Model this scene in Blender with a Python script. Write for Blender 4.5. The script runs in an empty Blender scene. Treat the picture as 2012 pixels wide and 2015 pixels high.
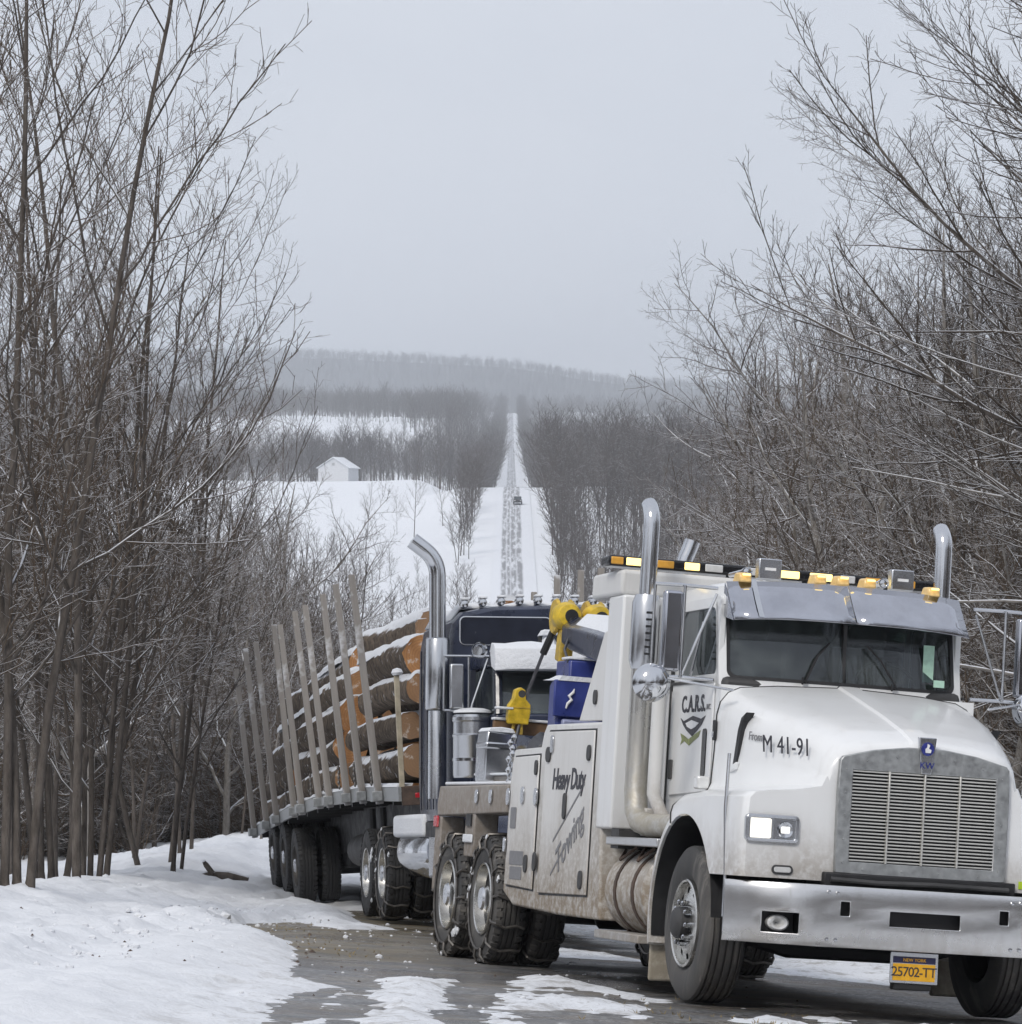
import bpy, math, random
import numpy as np
from mathutils import Vector, Matrix
R = math.radians
PI = math.pi
scene = bpy.context.scene
COL = scene.collection

# ------------------------------------------------------------------ camera, sky, sun, exposure
cam_d = bpy.data.cameras.new('camera')
cam = bpy.data.objects.new('camera', cam_d); COL.objects.link(cam)
cam_d.sensor_fit = 'HORIZONTAL'; cam_d.sensor_width = 36.0
cam_d.lens = 7000 / 2012 * 36.0
cam_d.clip_start = 0.5; cam_d.clip_end = 20000
cam.location = (0, 0, 0); cam.rotation_euler = (R(90), 0, 0)
scene.camera = cam

SUN_EL, SUN_AZ = 44.0, 205.0        # azimuth: clockwise from +Y (behind the camera, to its left)
world = bpy.data.worlds.new('World'); scene.world = world
world.use_nodes = True
nt = world.node_tree; nt.nodes.clear()
wo = nt.nodes.new('ShaderNodeOutputWorld')
bg1 = nt.nodes.new('ShaderNodeBackground'); bg2 = nt.nodes.new('ShaderNodeBackground')
mx = nt.nodes.new('ShaderNodeMixShader'); mx.inputs[0].default_value = 0.90
sky = nt.nodes.new('ShaderNodeTexSky'); sky.sky_type = 'NISHITA'; sky.sun_disc = False
sky.sun_elevation = R(SUN_EL); sky.sun_rotation = R(SUN_AZ); sky.dust_density = 3.0; sky.air_density = 1.5
nt.links.new(sky.outputs[0], bg1.inputs[0]); bg1.inputs[1].default_value = 0.08
# the overcast layer: even pale blue grey with faint soft cloud structure
tc = nt.nodes.new('ShaderNodeTexCoord'); mp = nt.nodes.new('ShaderNodeMapping')
mp.inputs['Scale'].default_value = (5, 5, 11)
nz = nt.nodes.new('ShaderNodeTexNoise'); nz.inputs['Scale'].default_value = 1.6; nz.inputs['Detail'].default_value = 4
nz.inputs['Roughness'].default_value = 0.5
cr = nt.nodes.new('ShaderNodeValToRGB')
cr.color_ramp.elements[0].position = 0.25; cr.color_ramp.elements[0].color = (0.592, 0.625, 0.705, 1)
cr.color_ramp.elements[1].position = 0.75; cr.color_ramp.elements[1].color = (0.655, 0.684, 0.755, 1)
nt.links.new(tc.outputs['Generated'], mp.inputs[0]); nt.links.new(mp.outputs[0], nz.inputs['Vector'])
nt.links.new(nz.outputs[0], cr.inputs[0]); nt.links.new(cr.outputs[0], bg2.inputs[0]); bg2.inputs[1].default_value = 1.06
nt.links.new(bg1.outputs[0], mx.inputs[1]); nt.links.new(bg2.outputs[0], mx.inputs[2]); nt.links.new(mx.outputs[0], wo.inputs[0])

sun_d = bpy.data.lights.new('sun', 'SUN'); sun_d.energy = 1.5; sun_d.angle = R(14); sun_d.color = (1, 0.955, 0.89)
sun = bpy.data.objects.new('sun', sun_d); COL.objects.link(sun)
az, el = R(SUN_AZ), R(SUN_EL)
sd = Vector((math.sin(az) * math.cos(el), math.cos(az) * math.cos(el), math.sin(el)))
sun.rotation_euler = sd.to_track_quat('Z', 'Y').to_euler()

vs = scene.view_settings
vs.view_transform = 'Standard'; vs.look = 'None'; vs.exposure = 0.12; vs.gamma = 1.0
try: vs.use_curve_mapping = False
except Exception: pass
scene.cycles.use_denoising = True
scene.cycles.max_bounces = 7; scene.cycles.transparent_max_bounces = 16
scene.cycles.diffuse_bounces = 3; scene.cycles.glossy_bounces = 3; scene.cycles.volume_bounces = 1
scene.cycles.sample_clamp_indirect = 4.0
scene.cycles.caustics_reflective = False; scene.cycles.caustics_refractive = False

# ------------------------------------------------------------------ materials
MATS = {}
def nodes(m): return m.node_tree.nodes, m.node_tree.links
def base(name):
    m = bpy.data.materials.new(name); m.use_nodes = True
    MATS[name] = m
    return m, m.node_tree.nodes['Principled BSDF']
def noise(m, scale, detail=3, rough=0.55, coord='Object', mscale=(1, 1, 1)):
    n, l = nodes(m)
    t = n.new('ShaderNodeTexCoord'); mp = n.new('ShaderNodeMapping'); mp.inputs['Scale'].default_value = mscale
    z = n.new('ShaderNodeTexNoise'); z.inputs['Scale'].default_value = scale
    z.inputs['Detail'].default_value = detail; z.inputs['Roughness'].default_value = rough
    l.new(t.outputs[coord], mp.inputs[0]); l.new(mp.outputs[0], z.inputs['Vector'])
    return z
def ramp(m, src, stops):
    n, l = nodes(m)
    r = n.new('ShaderNodeValToRGB'); e = r.color_ramp.elements
    while len(e) < len(stops): e.new(0.5)
    for i, (p, c) in enumerate(stops):
        e[i].position = p; e[i].color = (*c, 1) if len(c) == 3 else c
    l.new(src, r.inputs[0]); return r
def mixc(m, fac, a, b, mode='MIX'):
    n, l = nodes(m)
    x = n.new('ShaderNodeMix'); x.data_type = 'RGBA'; x.blend_type = mode
    for s, v in ((x.inputs[0], fac), (x.inputs[6], a), (x.inputs[7], b)):
        if hasattr(v, 'is_linked'): l.new(v, s)
        elif isinstance(v, (int, float)): s.default_value = v
        else: s.default_value = (*v, 1)
    return x.outputs[2]
def mathn(m, op, a, b=None, c=None, clamp=False):
    n, l = nodes(m)
    x = n.new('ShaderNodeMath'); x.operation = op; x.use_clamp = clamp
    for s, v in zip(x.inputs, (a, b, c)):
        if v is None: continue
        if hasattr(v, 'is_linked'): l.new(v, s)
        else: s.default_value = v
    return x.outputs[0]
def maprange(m, v, a, b, c=0.0, d=1.0):
    n, l = nodes(m)
    x = n.new('ShaderNodeMapRange'); x.interpolation_type = 'SMOOTHSTEP'
    l.new(v, x.inputs[0]); x.inputs[1].default_value = a; x.inputs[2].default_value = b
    x.inputs[3].default_value = c; x.inputs[4].default_value = d
    return x.outputs[0]
def bump(m, b, src, strength, dist=0.01):
    n, l = nodes(m)
    x = n.new('ShaderNodeBump'); x.inputs['Strength'].default_value = strength; x.inputs['Distance'].default_value = dist
    l.new(src, x.inputs['Height']); l.new(x.outputs[0], b.inputs['Normal'])
def objz(m, axis='Z'):
    n, l = nodes(m)
    t = n.new('ShaderNodeTexCoord'); s = n.new('ShaderNodeSeparateXYZ'); l.new(t.outputs['Object'], s.inputs[0])
    return s.outputs[axis]
def L(m, a, b): m.node_tree.links.new(a, b)

def mat_simple(name, col, rough=0.5, metal=0.0, var=0.15, nscale=6.0, bmp=0.0, bscale=60.0, coat=0.0):
    m, b = base(name)
    z = noise(m, nscale, 5)
    lo = tuple(c * (1 - var) for c in col); hi = tuple(min(1, c * (1 + var)) for c in col)
    r = ramp(m, z.outputs[0], [(0.3, lo), (0.7, hi)])
    L(m, r.outputs[0], b.inputs['Base Color'])
    b.inputs['Metallic'].default_value = metal
    r2 = maprange(m, z.outputs[0], 0.3, 0.7, max(0.02, rough * 0.8), min(1, rough * 1.25))
    L(m, r2, b.inputs['Roughness'])
    if coat: b.inputs['Coat Weight'].default_value = coat; b.inputs['Coat Roughness'].default_value = 0.08
    if bmp:
        z2 = noise(m, bscale, 3); bump(m, b, z2.outputs[0], bmp)
    return m

def mat_dirty(name, col, rough, metal, z0, z1, amt=1.0, mud=(0.27, 0.22, 0.165), coat=0.0, grime=0.25, film=0.12):
    """paint or metal with road salt film, rising mud splash below height z1 (object height) and blotchy grime"""
    m, b = base(name)
    h = objz(m)
    n1 = noise(m, 2.3, 7, 0.65, mscale=(1, 1, 0.45)); n2 = noise(m, 14, 6, 0.7); n3 = noise(m, 0.9, 3)
    hh = mathn(m, 'MULTIPLY_ADD', n1.outputs[0], -0.9 * (z1 - z0), h)
    f = maprange(m, hh, z0 - 0.45 * (z1 - z0), z1 - 0.45 * (z1 - z0), 1.0, 0.0)
    f = mathn(m, 'MULTIPLY', f, maprange(m, n2.outputs[0], 0.25, 0.62, 0.25, 1.0))
    f = mathn(m, 'MULTIPLY', f, amt, clamp=True)
    g = maprange(m, n1.outputs[0], 0.45, 0.75, 0.0, grime)
    v = maprange(m, n3.outputs[0], 0.3, 0.7, 0.0, film)
    c = mixc(m, v, col, (0.42, 0.41, 0.40))
    c = mixc(m, g, c, (0.36, 0.33, 0.29))
    n4 = noise(m, 1.0, 6, 0.7, mscale=(9, 9, 0.7))
    c = mixc(m, maprange(m, n4.outputs[0], 0.50, 0.72, 0.0, grime * 1.2 + film * .5), c, (0.40, 0.37, 0.33))
    c = mixc(m, f, c, mud)
    L(m, c, b.inputs['Base Color'])
    rr = mathn(m, 'MULTIPLY_ADD', f, 0.5, rough)
    rr = mathn(m, 'MULTIPLY_ADD', g, 0.5, rr, clamp=True)
    L(m, rr, b.inputs['Roughness'])
    if metal:
        mm = mathn(m, 'MULTIPLY_ADD', f, -metal * 0.9, metal, clamp=True); L(m, mm, b.inputs['Metallic'])
    if coat: b.inputs['Coat Weight'].default_value = coat; b.inputs['Coat Roughness'].default_value = 0.1
    bump(m, b, n2.outputs[0], 0.08, 0.004)
    return m

WHITE = (0.78, 0.79, 0.80)
mat_dirty('white_paint', (0.82, 0.83, 0.835), 0.30, 0, 0.72, 1.35, 0.75, coat=0.35, grime=0.06, film=0.10)
mat_dirty('white_body', (0.72, 0.72, 0.71), 0.45, 0, 0.50, 1.75, 1.0, coat=0.1, grime=0.16, film=0.2)
mat_dirty('white_door', (0.72, 0.715, 0.70), 0.42, 0, 0.45, 1.45, 0.95, coat=0.1, grime=0.12, film=0.2)
mat_dirty('deck_steel', (0.36, 0.34, 0.32), 0.6, 0, 0.8, 2.2, 0.85, mud=(0.20, 0.165, 0.135), grime=0.5)
mat_dirty('aluminium', (0.62, 0.62, 0.62), 0.33, 0.9, 0.2, 1.0, 0.75, grime=0.2)
mat_dirty('bumper_metal', (0.72, 0.72, 0.72), 0.21, 0.95, 0.30, 0.62, 0.45, grime=0.12, film=0.15)
mat_dirty('stack_lower', (0.66, 0.65, 0.62), 0.22, 0.9, 0.9, 2.3, 0.8, mud=(0.36, 0.32, 0.24), grime=0.3)
mat_simple('chrome', (0.64, 0.65, 0.67), 0.08, 1.0, 0.05, 3)
mat_simple('chrome_dull', (0.60, 0.61, 0.63), 0.22, 1.0, 0.08, 2.5)
mat_simple('rim_metal', (0.66, 0.65, 0.62), 0.26, 1.0, 0.12, 5)
mat_simple('rim_steel', (0.09, 0.085, 0.08), 0.5, 0.5, 0.4, 6)
mat_simple('galvanised', (0.40, 0.41, 0.41), 0.42, 0.75, 0.18, 22)
mat_simple('grille_metal', (0.70, 0.69, 0.65), 0.35, 0.6, 0.1, 12)
mat_simple('rubber', (0.030, 0.030, 0.031), 0.72, 0, 0.35, 9, 0.25, 90)
mat_dirty('tyre_dirty', (0.035, 0.035, 0.036), 0.72, 0, -2.0, 0.9, 0.42, mud=(0.13, 0.125, 0.12), grime=0.3)
mat_simple('black', (0.018, 0.018, 0.020), 0.55, 0, 0.4, 7, 0.2, 50)
mat_simple('black_gloss', (0.012, 0.012, 0.014), 0.14, 0, 0.2, 7)
mat_simple('charcoal', (0.05, 0.05, 0.052), 0.6, 0, 0.4, 4, 0.3, 30)
mat_simple('dark_tarp', (0.035, 0.036, 0.042), 0.35, 0, 0.5, 5, 0.5, 12)
mat_simple('navy_paint', (0.020, 0.027, 0.055), 0.30, 0, 0.25, 5, 0, coat=0.4)
mat_simple('navy_dark', (0.012, 0.015, 0.028), 0.22, 0, 0.2, 6)
mat_simple('boom_blue', (0.030, 0.045, 0.21), 0.34, 0, 0.25, 5, 0.1, 40, coat=0.3)
mat_simple('lavender_steel', (0.26, 0.28, 0.42), 0.4, 0.2, 0.3, 9)
mat_simple('yellow_paint', (0.60, 0.41, 0.025), 0.45, 0, 0.35, 14, 0.2, 60)
mat_simple('ochre_paint', (0.50, 0.34, 0.05), 0.5, 0, 0.35, 16, 0.2, 60)
mat_simple('brown_board', (0.16, 0.095, 0.05), 0.7, 0, 0.35, 8, 0.3, 50)
mat_simple('steel_cable', (0.10, 0.10, 0.11), 0.4, 0.8, 0.2, 30)
mat_simple('chain_metal', (0.16, 0.15, 0.14), 0.45, 0.85, 0.3, 30)
mat_simple('seat_cloth', (0.05, 0.05, 0.055), 0.85, 0, 0.2, 20)
mat_simple('steel_flaps', (0.50, 0.51, 0.55), 0.09, 1.0, 0.1, 5)
mat_simple('lens_clear', (0.75, 0.75, 0.74), 0.08, 0.3, 0.1, 20)
mat_simple('plate_yellow', (0.80, 0.42, 0.02), 0.4, 0, 0.08, 20)
mat_simple('plate_navy', (0.02, 0.02, 0.07), 0.4, 0, 0.1, 20)
mat_simple('lettering', (0.035, 0.035, 0.045), 0.5, 0, 0.25, 30)
mat_simple('lettering_grey', (0.20, 0.20, 0.21), 0.5, 0, 0.3, 30)
mat_simple('decal_green', (0.23, 0.26, 0.10), 0.5, 0, 0.5, 25)
mat_simple('decal_white', (0.8, 0.8, 0.8), 0.5, 0, 0.05, 25)
mat_simple('badge_blue', (0.03, 0.04, 0.22), 0.3, 0, 0.2, 30)
mat_simple('sticker_mint', (0.45, 0.68, 0.55), 0.5, 0, 0.1, 30)
mat_simple('sticker_lime', (0.45, 0.62, 0.03), 0.5, 0, 0.1, 30)
mat_simple('red_lens', (0.45, 0.02, 0.03), 0.2, 0, 0.1, 30)
mat_simple('amber_lens', (0.75, 0.38, 0.06), 0.2, 0, 0.1, 30)
mat_simple('rust_steel', (0.10, 0.07, 0.055), 0.75, 0.3, 0.5, 9, 0.3, 50)
mat_simple('barn_white', (0.58, 0.59, 0.61), 0.6, 0, 0.06, 2)
mat_simple('car_dark', (0.03, 0.03, 0.035), 0.25, 0, 0.2, 3)

def mat_emit(name, col, strength, basec=None):
    m, b = base(name)
    z = noise(m, 40, 2); r = ramp(m, z.outputs[0], [(0.3, tuple(c * 0.8 for c in (basec or col))), (0.7, basec or col)])
    L(m, r.outputs[0], b.inputs['Base Color'])
    b.inputs['Roughness'].default_value = 0.15
    b.inputs['Emission Color'].default_value = (*col, 1); b.inputs['Emission Strength'].default_value = strength
    return m
mat_emit('headlight_lit', (1.0, 0.97, 0.88), 1.25)
mat_emit('headlight_glow', (1.0, 0.98, 0.92), 0.8, (0.8, 0.8, 0.8))
mat_emit('amber_lit', (1.0, 0.74, 0.26), 1.9)
mat_emit('amber_marker', (1.0, 0.66, 0.22), 0.12, (0.75, 0.52, 0.22))

def mat_glass(name, tint, t=0.55, rough=0.02):
    m, b = base(name); n, l = nodes(m); n.remove(b)
    out = n['Material Output']
    tr = n.new('ShaderNodeBsdfTransparent'); gl = n.new('ShaderNodeBsdfGlossy'); mxs = n.new('ShaderNodeMixShader')
    fr = n.new('ShaderNodeFresnel'); fr.inputs[0].default_value = 1.75
    z = noise(m, 5, 3); r = ramp(m, z.outputs[0], [(0.2, tuple(c * t * 0.9 for c in tint)), (0.8, tuple(c * t for c in tint))])
    l.new(r.outputs[0], tr.inputs[0]); gl.inputs['Roughness'].default_value = rough
    gl.inputs[0].default_value = (0.9, 0.95, 1, 1)
    l.new(fr.outputs[0], mxs.inputs[0]); l.new(tr.outputs[0], mxs.inputs[1]); l.new(gl.outputs[0], mxs.inputs[2])
    df = n.new('ShaderNodeBsdfDiffuse'); df.inputs[0].default_value = (0.42, 0.48, 0.48, 1); ms2 = n.new('ShaderNodeMixShader'); z9 = noise(m, 3.0, 6, 0.65)
    l.new(maprange(m, z9.outputs[0], 0.35, 0.75, 0.03, 0.17), ms2.inputs[0]); l.new(mxs.outputs[0], ms2.inputs[1]); l.new(df.outputs[0], ms2.inputs[2])
    l.new(ms2.outputs[0], out.inputs[0]); return m
mat_glass('glass', (0.66, 0.90, 0.87), 0.62)
mat_glass('glass_dark', (0.55, 0.62, 0.6), 0.25)

mat_dirty('mud_flap', (0.50, 0.46, 0.38), 0.75, 0, 0.0, 2.0, 0.6, mud=(0.16, 0.13, 0.09), grime=0.6)
# snow
def mat_snow(name, bscale=7.0, col=(0.80, 0.82, 0.855), dirt=0.0):
    m, b = base(name)
    z = noise(m, 0.8, 6, 0.6); z2 = noise(m, bscale, 6, 0.65)
    r = ramp(m, z.outputs[0], [(0.3, tuple(c * 0.93 for c in col)), (0.65, col)])
    c = r.outputs[0]
    if dirt:
        z3 = noise(m, 3.1, 8, 0.75)
        z5 = noise(m, 26, 5, 0.7); onroad = maprange(m, objz(m, 'X'), -2.6, -0.9, 0.06, 1.0)
        dd = mathn(m, 'MULTIPLY', mathn(m, 'MAXIMUM', maprange(m, z3.outputs[0], 0.48, 0.66, 0.0, dirt), maprange(m, z5.outputs[0], 0.54, 0.70, 0.0, dirt * .9)), onroad)
        c = mixc(m, dd, c, (0.30, 0.28, 0.255))
    L(m, c, b.inputs['Base Color'])
    b.inputs['Roughness'].default_value = 0.85
    b.inputs['Specular IOR Level'].default_value = 0.2
    bump(m, b, z2.outputs[0], 0.6, 0.035)
    return m
mat_snow('snow', 5.0)
mat_snow('snow_cap', 22.0)
mat_snow('snow_road', 9.0, (0.80, 0.82, 0.855), dirt=0.62)

# wet asphalt with sand and mud
m, b = base('road_wet')
z1 = noise(m, 1.1, 6, 0.6); z2 = noise(m, 55, 4, 0.7); z3 = noise(m, 1.7, 8, 0.72); z4 = noise(m, 0.45, 3)
c = ramp(m, z1.outputs[0], [(0.30, (0.060, 0.061, 0.064)), (0.55, (0.115, 0.115, 0.118)), (0.75, (0.17, 0.168, 0.17))]).outputs[0]
c = mixc(m, maprange(m, z3.outputs[0], 0.45, 0.62, 0.0, 0.72), c, (0.185, 0.150, 0.108))
c = mixc(m, maprange(m, z2.outputs[0], 0.55, 0.72, 0.0, 0.6), c, (0.16, 0.155, 0.15))
z6 = noise(m, 19, 7, 0.75); z7 = noise(m, 0.8, 4, 0.6)
sl = mathn(m, 'MULTIPLY', maprange(m, z6.outputs[0], 0.50, 0.62, 0.0, 0.85), maprange(m, z7.outputs[0], 0.36, 0.58, 0.10, 0.95))
c = mixc(m, sl, c, (0.50, 0.50, 0.51))
md_ = mathn(m, 'MULTIPLY', maprange(m, objz(m, 'X'), -0.2, -1.3, 0.0, 1.0), maprange(m, objz(m, 'Y'), 26.0, 31.0, 0.0, 1.0))
md_ = mathn(m, 'MULTIPLY', md_, maprange(m, z3.outputs[0], 0.36, 0.56, 0.15, 0.95))
c = mixc(m, md_, c, (0.20, 0.165, 0.105))
L(m, c, b.inputs['Base Color'])
L(m, maprange(m, z4.outputs[0], 0.35, 0.65, 0.16, 0.6), b.inputs['Roughness'])
bump(m, b, z2.outputs[0], 0.5, 0.01)

# far road: packed snow with long bare wheel tracks
m, b = base('road_packed')
x = objz(m, 'X')
zz = noise(m, 0.5, 3, 0.5, mscale=(.3, 0.006, 1)); zq = noise(m, 1.6, 4, 0.6, mscale=(1, 0.0025, 1))
xs = mathn(m, 'MULTIPLY_ADD', zz.outputs[0], 0.6, mathn(m, 'ADD', x, -0.8))
def band(c0, w): return maprange(m, mathn(m, 'ABSOLUTE', mathn(m, 'ADD', xs, -c0)), w, w + 0.5, 1.0, 0.0)
tr = mathn(m, 'MAXIMUM', mathn(m, 'MAXIMUM', band(-1.75, 0.16), band(-0.1, 0.22)), mathn(m, 'MAXIMUM', band(0.95, 0.20), band(-0.95, 0.03)))
tr = mathn(m, 'MULTIPLY', tr, maprange(m, zq.outputs[0], 0.34, 0.58, 0.12, 0.85))
c = mixc(m, tr, (0.76, 0.78, 0.82), (0.17, 0.17, 0.18))
L(m, c, b.inputs['Base Color']); b.inputs['Roughness'].default_value = 0.7

# bark with snow lying on upward faces
def mat_bark(name, lo, hi, snow=0.62, amt=1.0, nsc=3.0):
    m, b = base(name); n, l = nodes(m)
    z = noise(m, 9, 6, 0.7, mscale=(1, 1, 0.3))
    c = ramp(m, z.outputs[0], [(0.3, lo), (0.7, hi)]).outputs[0]
    oi = n.new('ShaderNodeObjectInfo')
    c = mixc(m, mathn(m, 'MULTIPLY', oi.outputs['Random'], 0.45), c, tuple(x * 0.55 for x in lo))
    if amt > 0:
        g = n.new('ShaderNodeNewGeometry'); s = n.new('ShaderNodeSeparateXYZ'); l.new(g.outputs['Normal'], s.inputs[0])
        z2 = noise(m, nsc, 4, 0.6)
        k = mathn(m, 'MULTIPLY_ADD', z2.outputs[0], 0.9, mathn(m, 'ADD', s.outputs['Z'], -0.45))
        f = maprange(m, k, snow, snow + 0.14, 0.0, amt)
        c = mixc(m, f, c, (0.78, 0.80, 0.84))
    L(m, c, b.inputs['Base Color']); b.inputs['Roughness'].default_value = 0.9
    b.inputs['Specular IOR Level'].default_value = 0.15
    if amt > 0: bump(m, b, z.outputs[0], 0.9, 0.03)
    return m
mat_bark('bark', (0.055, 0.047, 0.041), (0.185, 0.160, 0.140), 0.54, 0.9)
mat_bark('bark_pale', (0.17, 0.155, 0.14), (0.40, 0.375, 0.345), 0.48, 0.95)
mat_bark('twigs', (0.062, 0.050, 0.041), (0.135, 0.109, 0.089), 0.64, 0.8, 1.5)
mat_bark('twigs_brown', (0.095, 0.072, 0.054), (0.18, 0.138, 0.104), 0.60, 0.85, 1.7)
mat_bark('twigs_far', (0.070, 0.060, 0.056), (0.15, 0.130, 0.118), 0.72, 0.5, 0.3)
mat_bark('log_bark', (0.028, 0.022, 0.018), (0.24, 0.19, 0.145), 0.50, 0.95, 2.0)
m = MATS['log_bark']; b = m.node_tree.nodes['Principled BSDF']; old = b.inputs['Base Color'].links[0].from_socket
zt = noise(m, 3.4, 6, 0.7, mscale=(.5, 1, 1)); zs = noise(m, 7, 6, 0.7)
c = mixc(m, maprange(m, zt.outputs[0], 0.60, 0.66, 0.0, 0.7), old, (0.21, 0.155, 0.105))
c = mixc(m, maprange(m, zs.outputs[0], 0.60, 0.68, 0.0, 0.7), c, (0.74, 0.75, 0.78))
L(m, c, b.inputs['Base Color'])
# old grey stakes
m, b = base('stake_wood')
z = noise(m, 6, 6, 0.65, mscale=(1, 1, 0.08)); z2 = noise(m, 1.3, 5, 0.6)
c = ramp(m, z.outputs[0], [(0.3, (0.20, 0.18, 0.16)), (0.7, (0.40, 0.375, 0.35))]).outputs[0]
c = mixc(m, maprange(m, z2.outputs[0], 0.52, 0.60, 0.0, 0.75), c, (0.74, 0.75, 0.78))
L(m, c, b.inputs['Base Color']); b.inputs['Roughness'].default_value = 0.8
# log ends: fresh orange wood with growth rings
m, b = base('log_end'); n, l = nodes(m)
t = n.new('ShaderNodeTexCoord'); s = n.new('ShaderNodeSeparateXYZ'); l.new(t.outputs['Object'], s.inputs[0])
rr = mathn(m, 'SQRT', mathn(m, 'ADD', mathn(m, 'MULTIPLY', s.outputs['Y'], s.outputs['Y']), mathn(m, 'MULTIPLY', s.outputs['Z'], s.outputs['Z'])))
z = noise(m, 5, 5, 0.6)
rings = mathn(m, 'SINE', mathn(m, 'MULTIPLY_ADD', z.outputs[0], 9.0, mathn(m, 'MULTIPLY', rr, 190.0)))
c = ramp(m, z.outputs[0], [(0.3, (0.30, 0.135, 0.045)), (0.7, (0.50, 0.25, 0.095))]).outputs[0]
c = mixc(m, maprange(m, rings, -1, 1, 0.0, 0.30), c, (0.16, 0.07, 0.03))
oi = n.new('ShaderNodeObjectInfo')
c = mixc(m, maprange(m, oi.outputs['Random'], 0.35, 1.0, 0.0, 0.75), c, (0.24, 0.16, 0.10))
zk = noise(m, 9, 5, 0.7); c = mixc(m, maprange(m, zk.outputs[0], 0.56, 0.66, 0.0, 0.65), c, (0.60, 0.55, 0.50))
L(m, c, b.inputs['Base Color']); b.inputs['Roughness'].default_value = 0.75
mat_simple('wood_weathered', (0.42, 0.37, 0.28), 0.75, 0, 0.25, 9, 0.2, 60)
mat_simple('hill_forest', (0.085, 0.080, 0.080), 0.95, 0, 0.5, 0.03)

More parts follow.
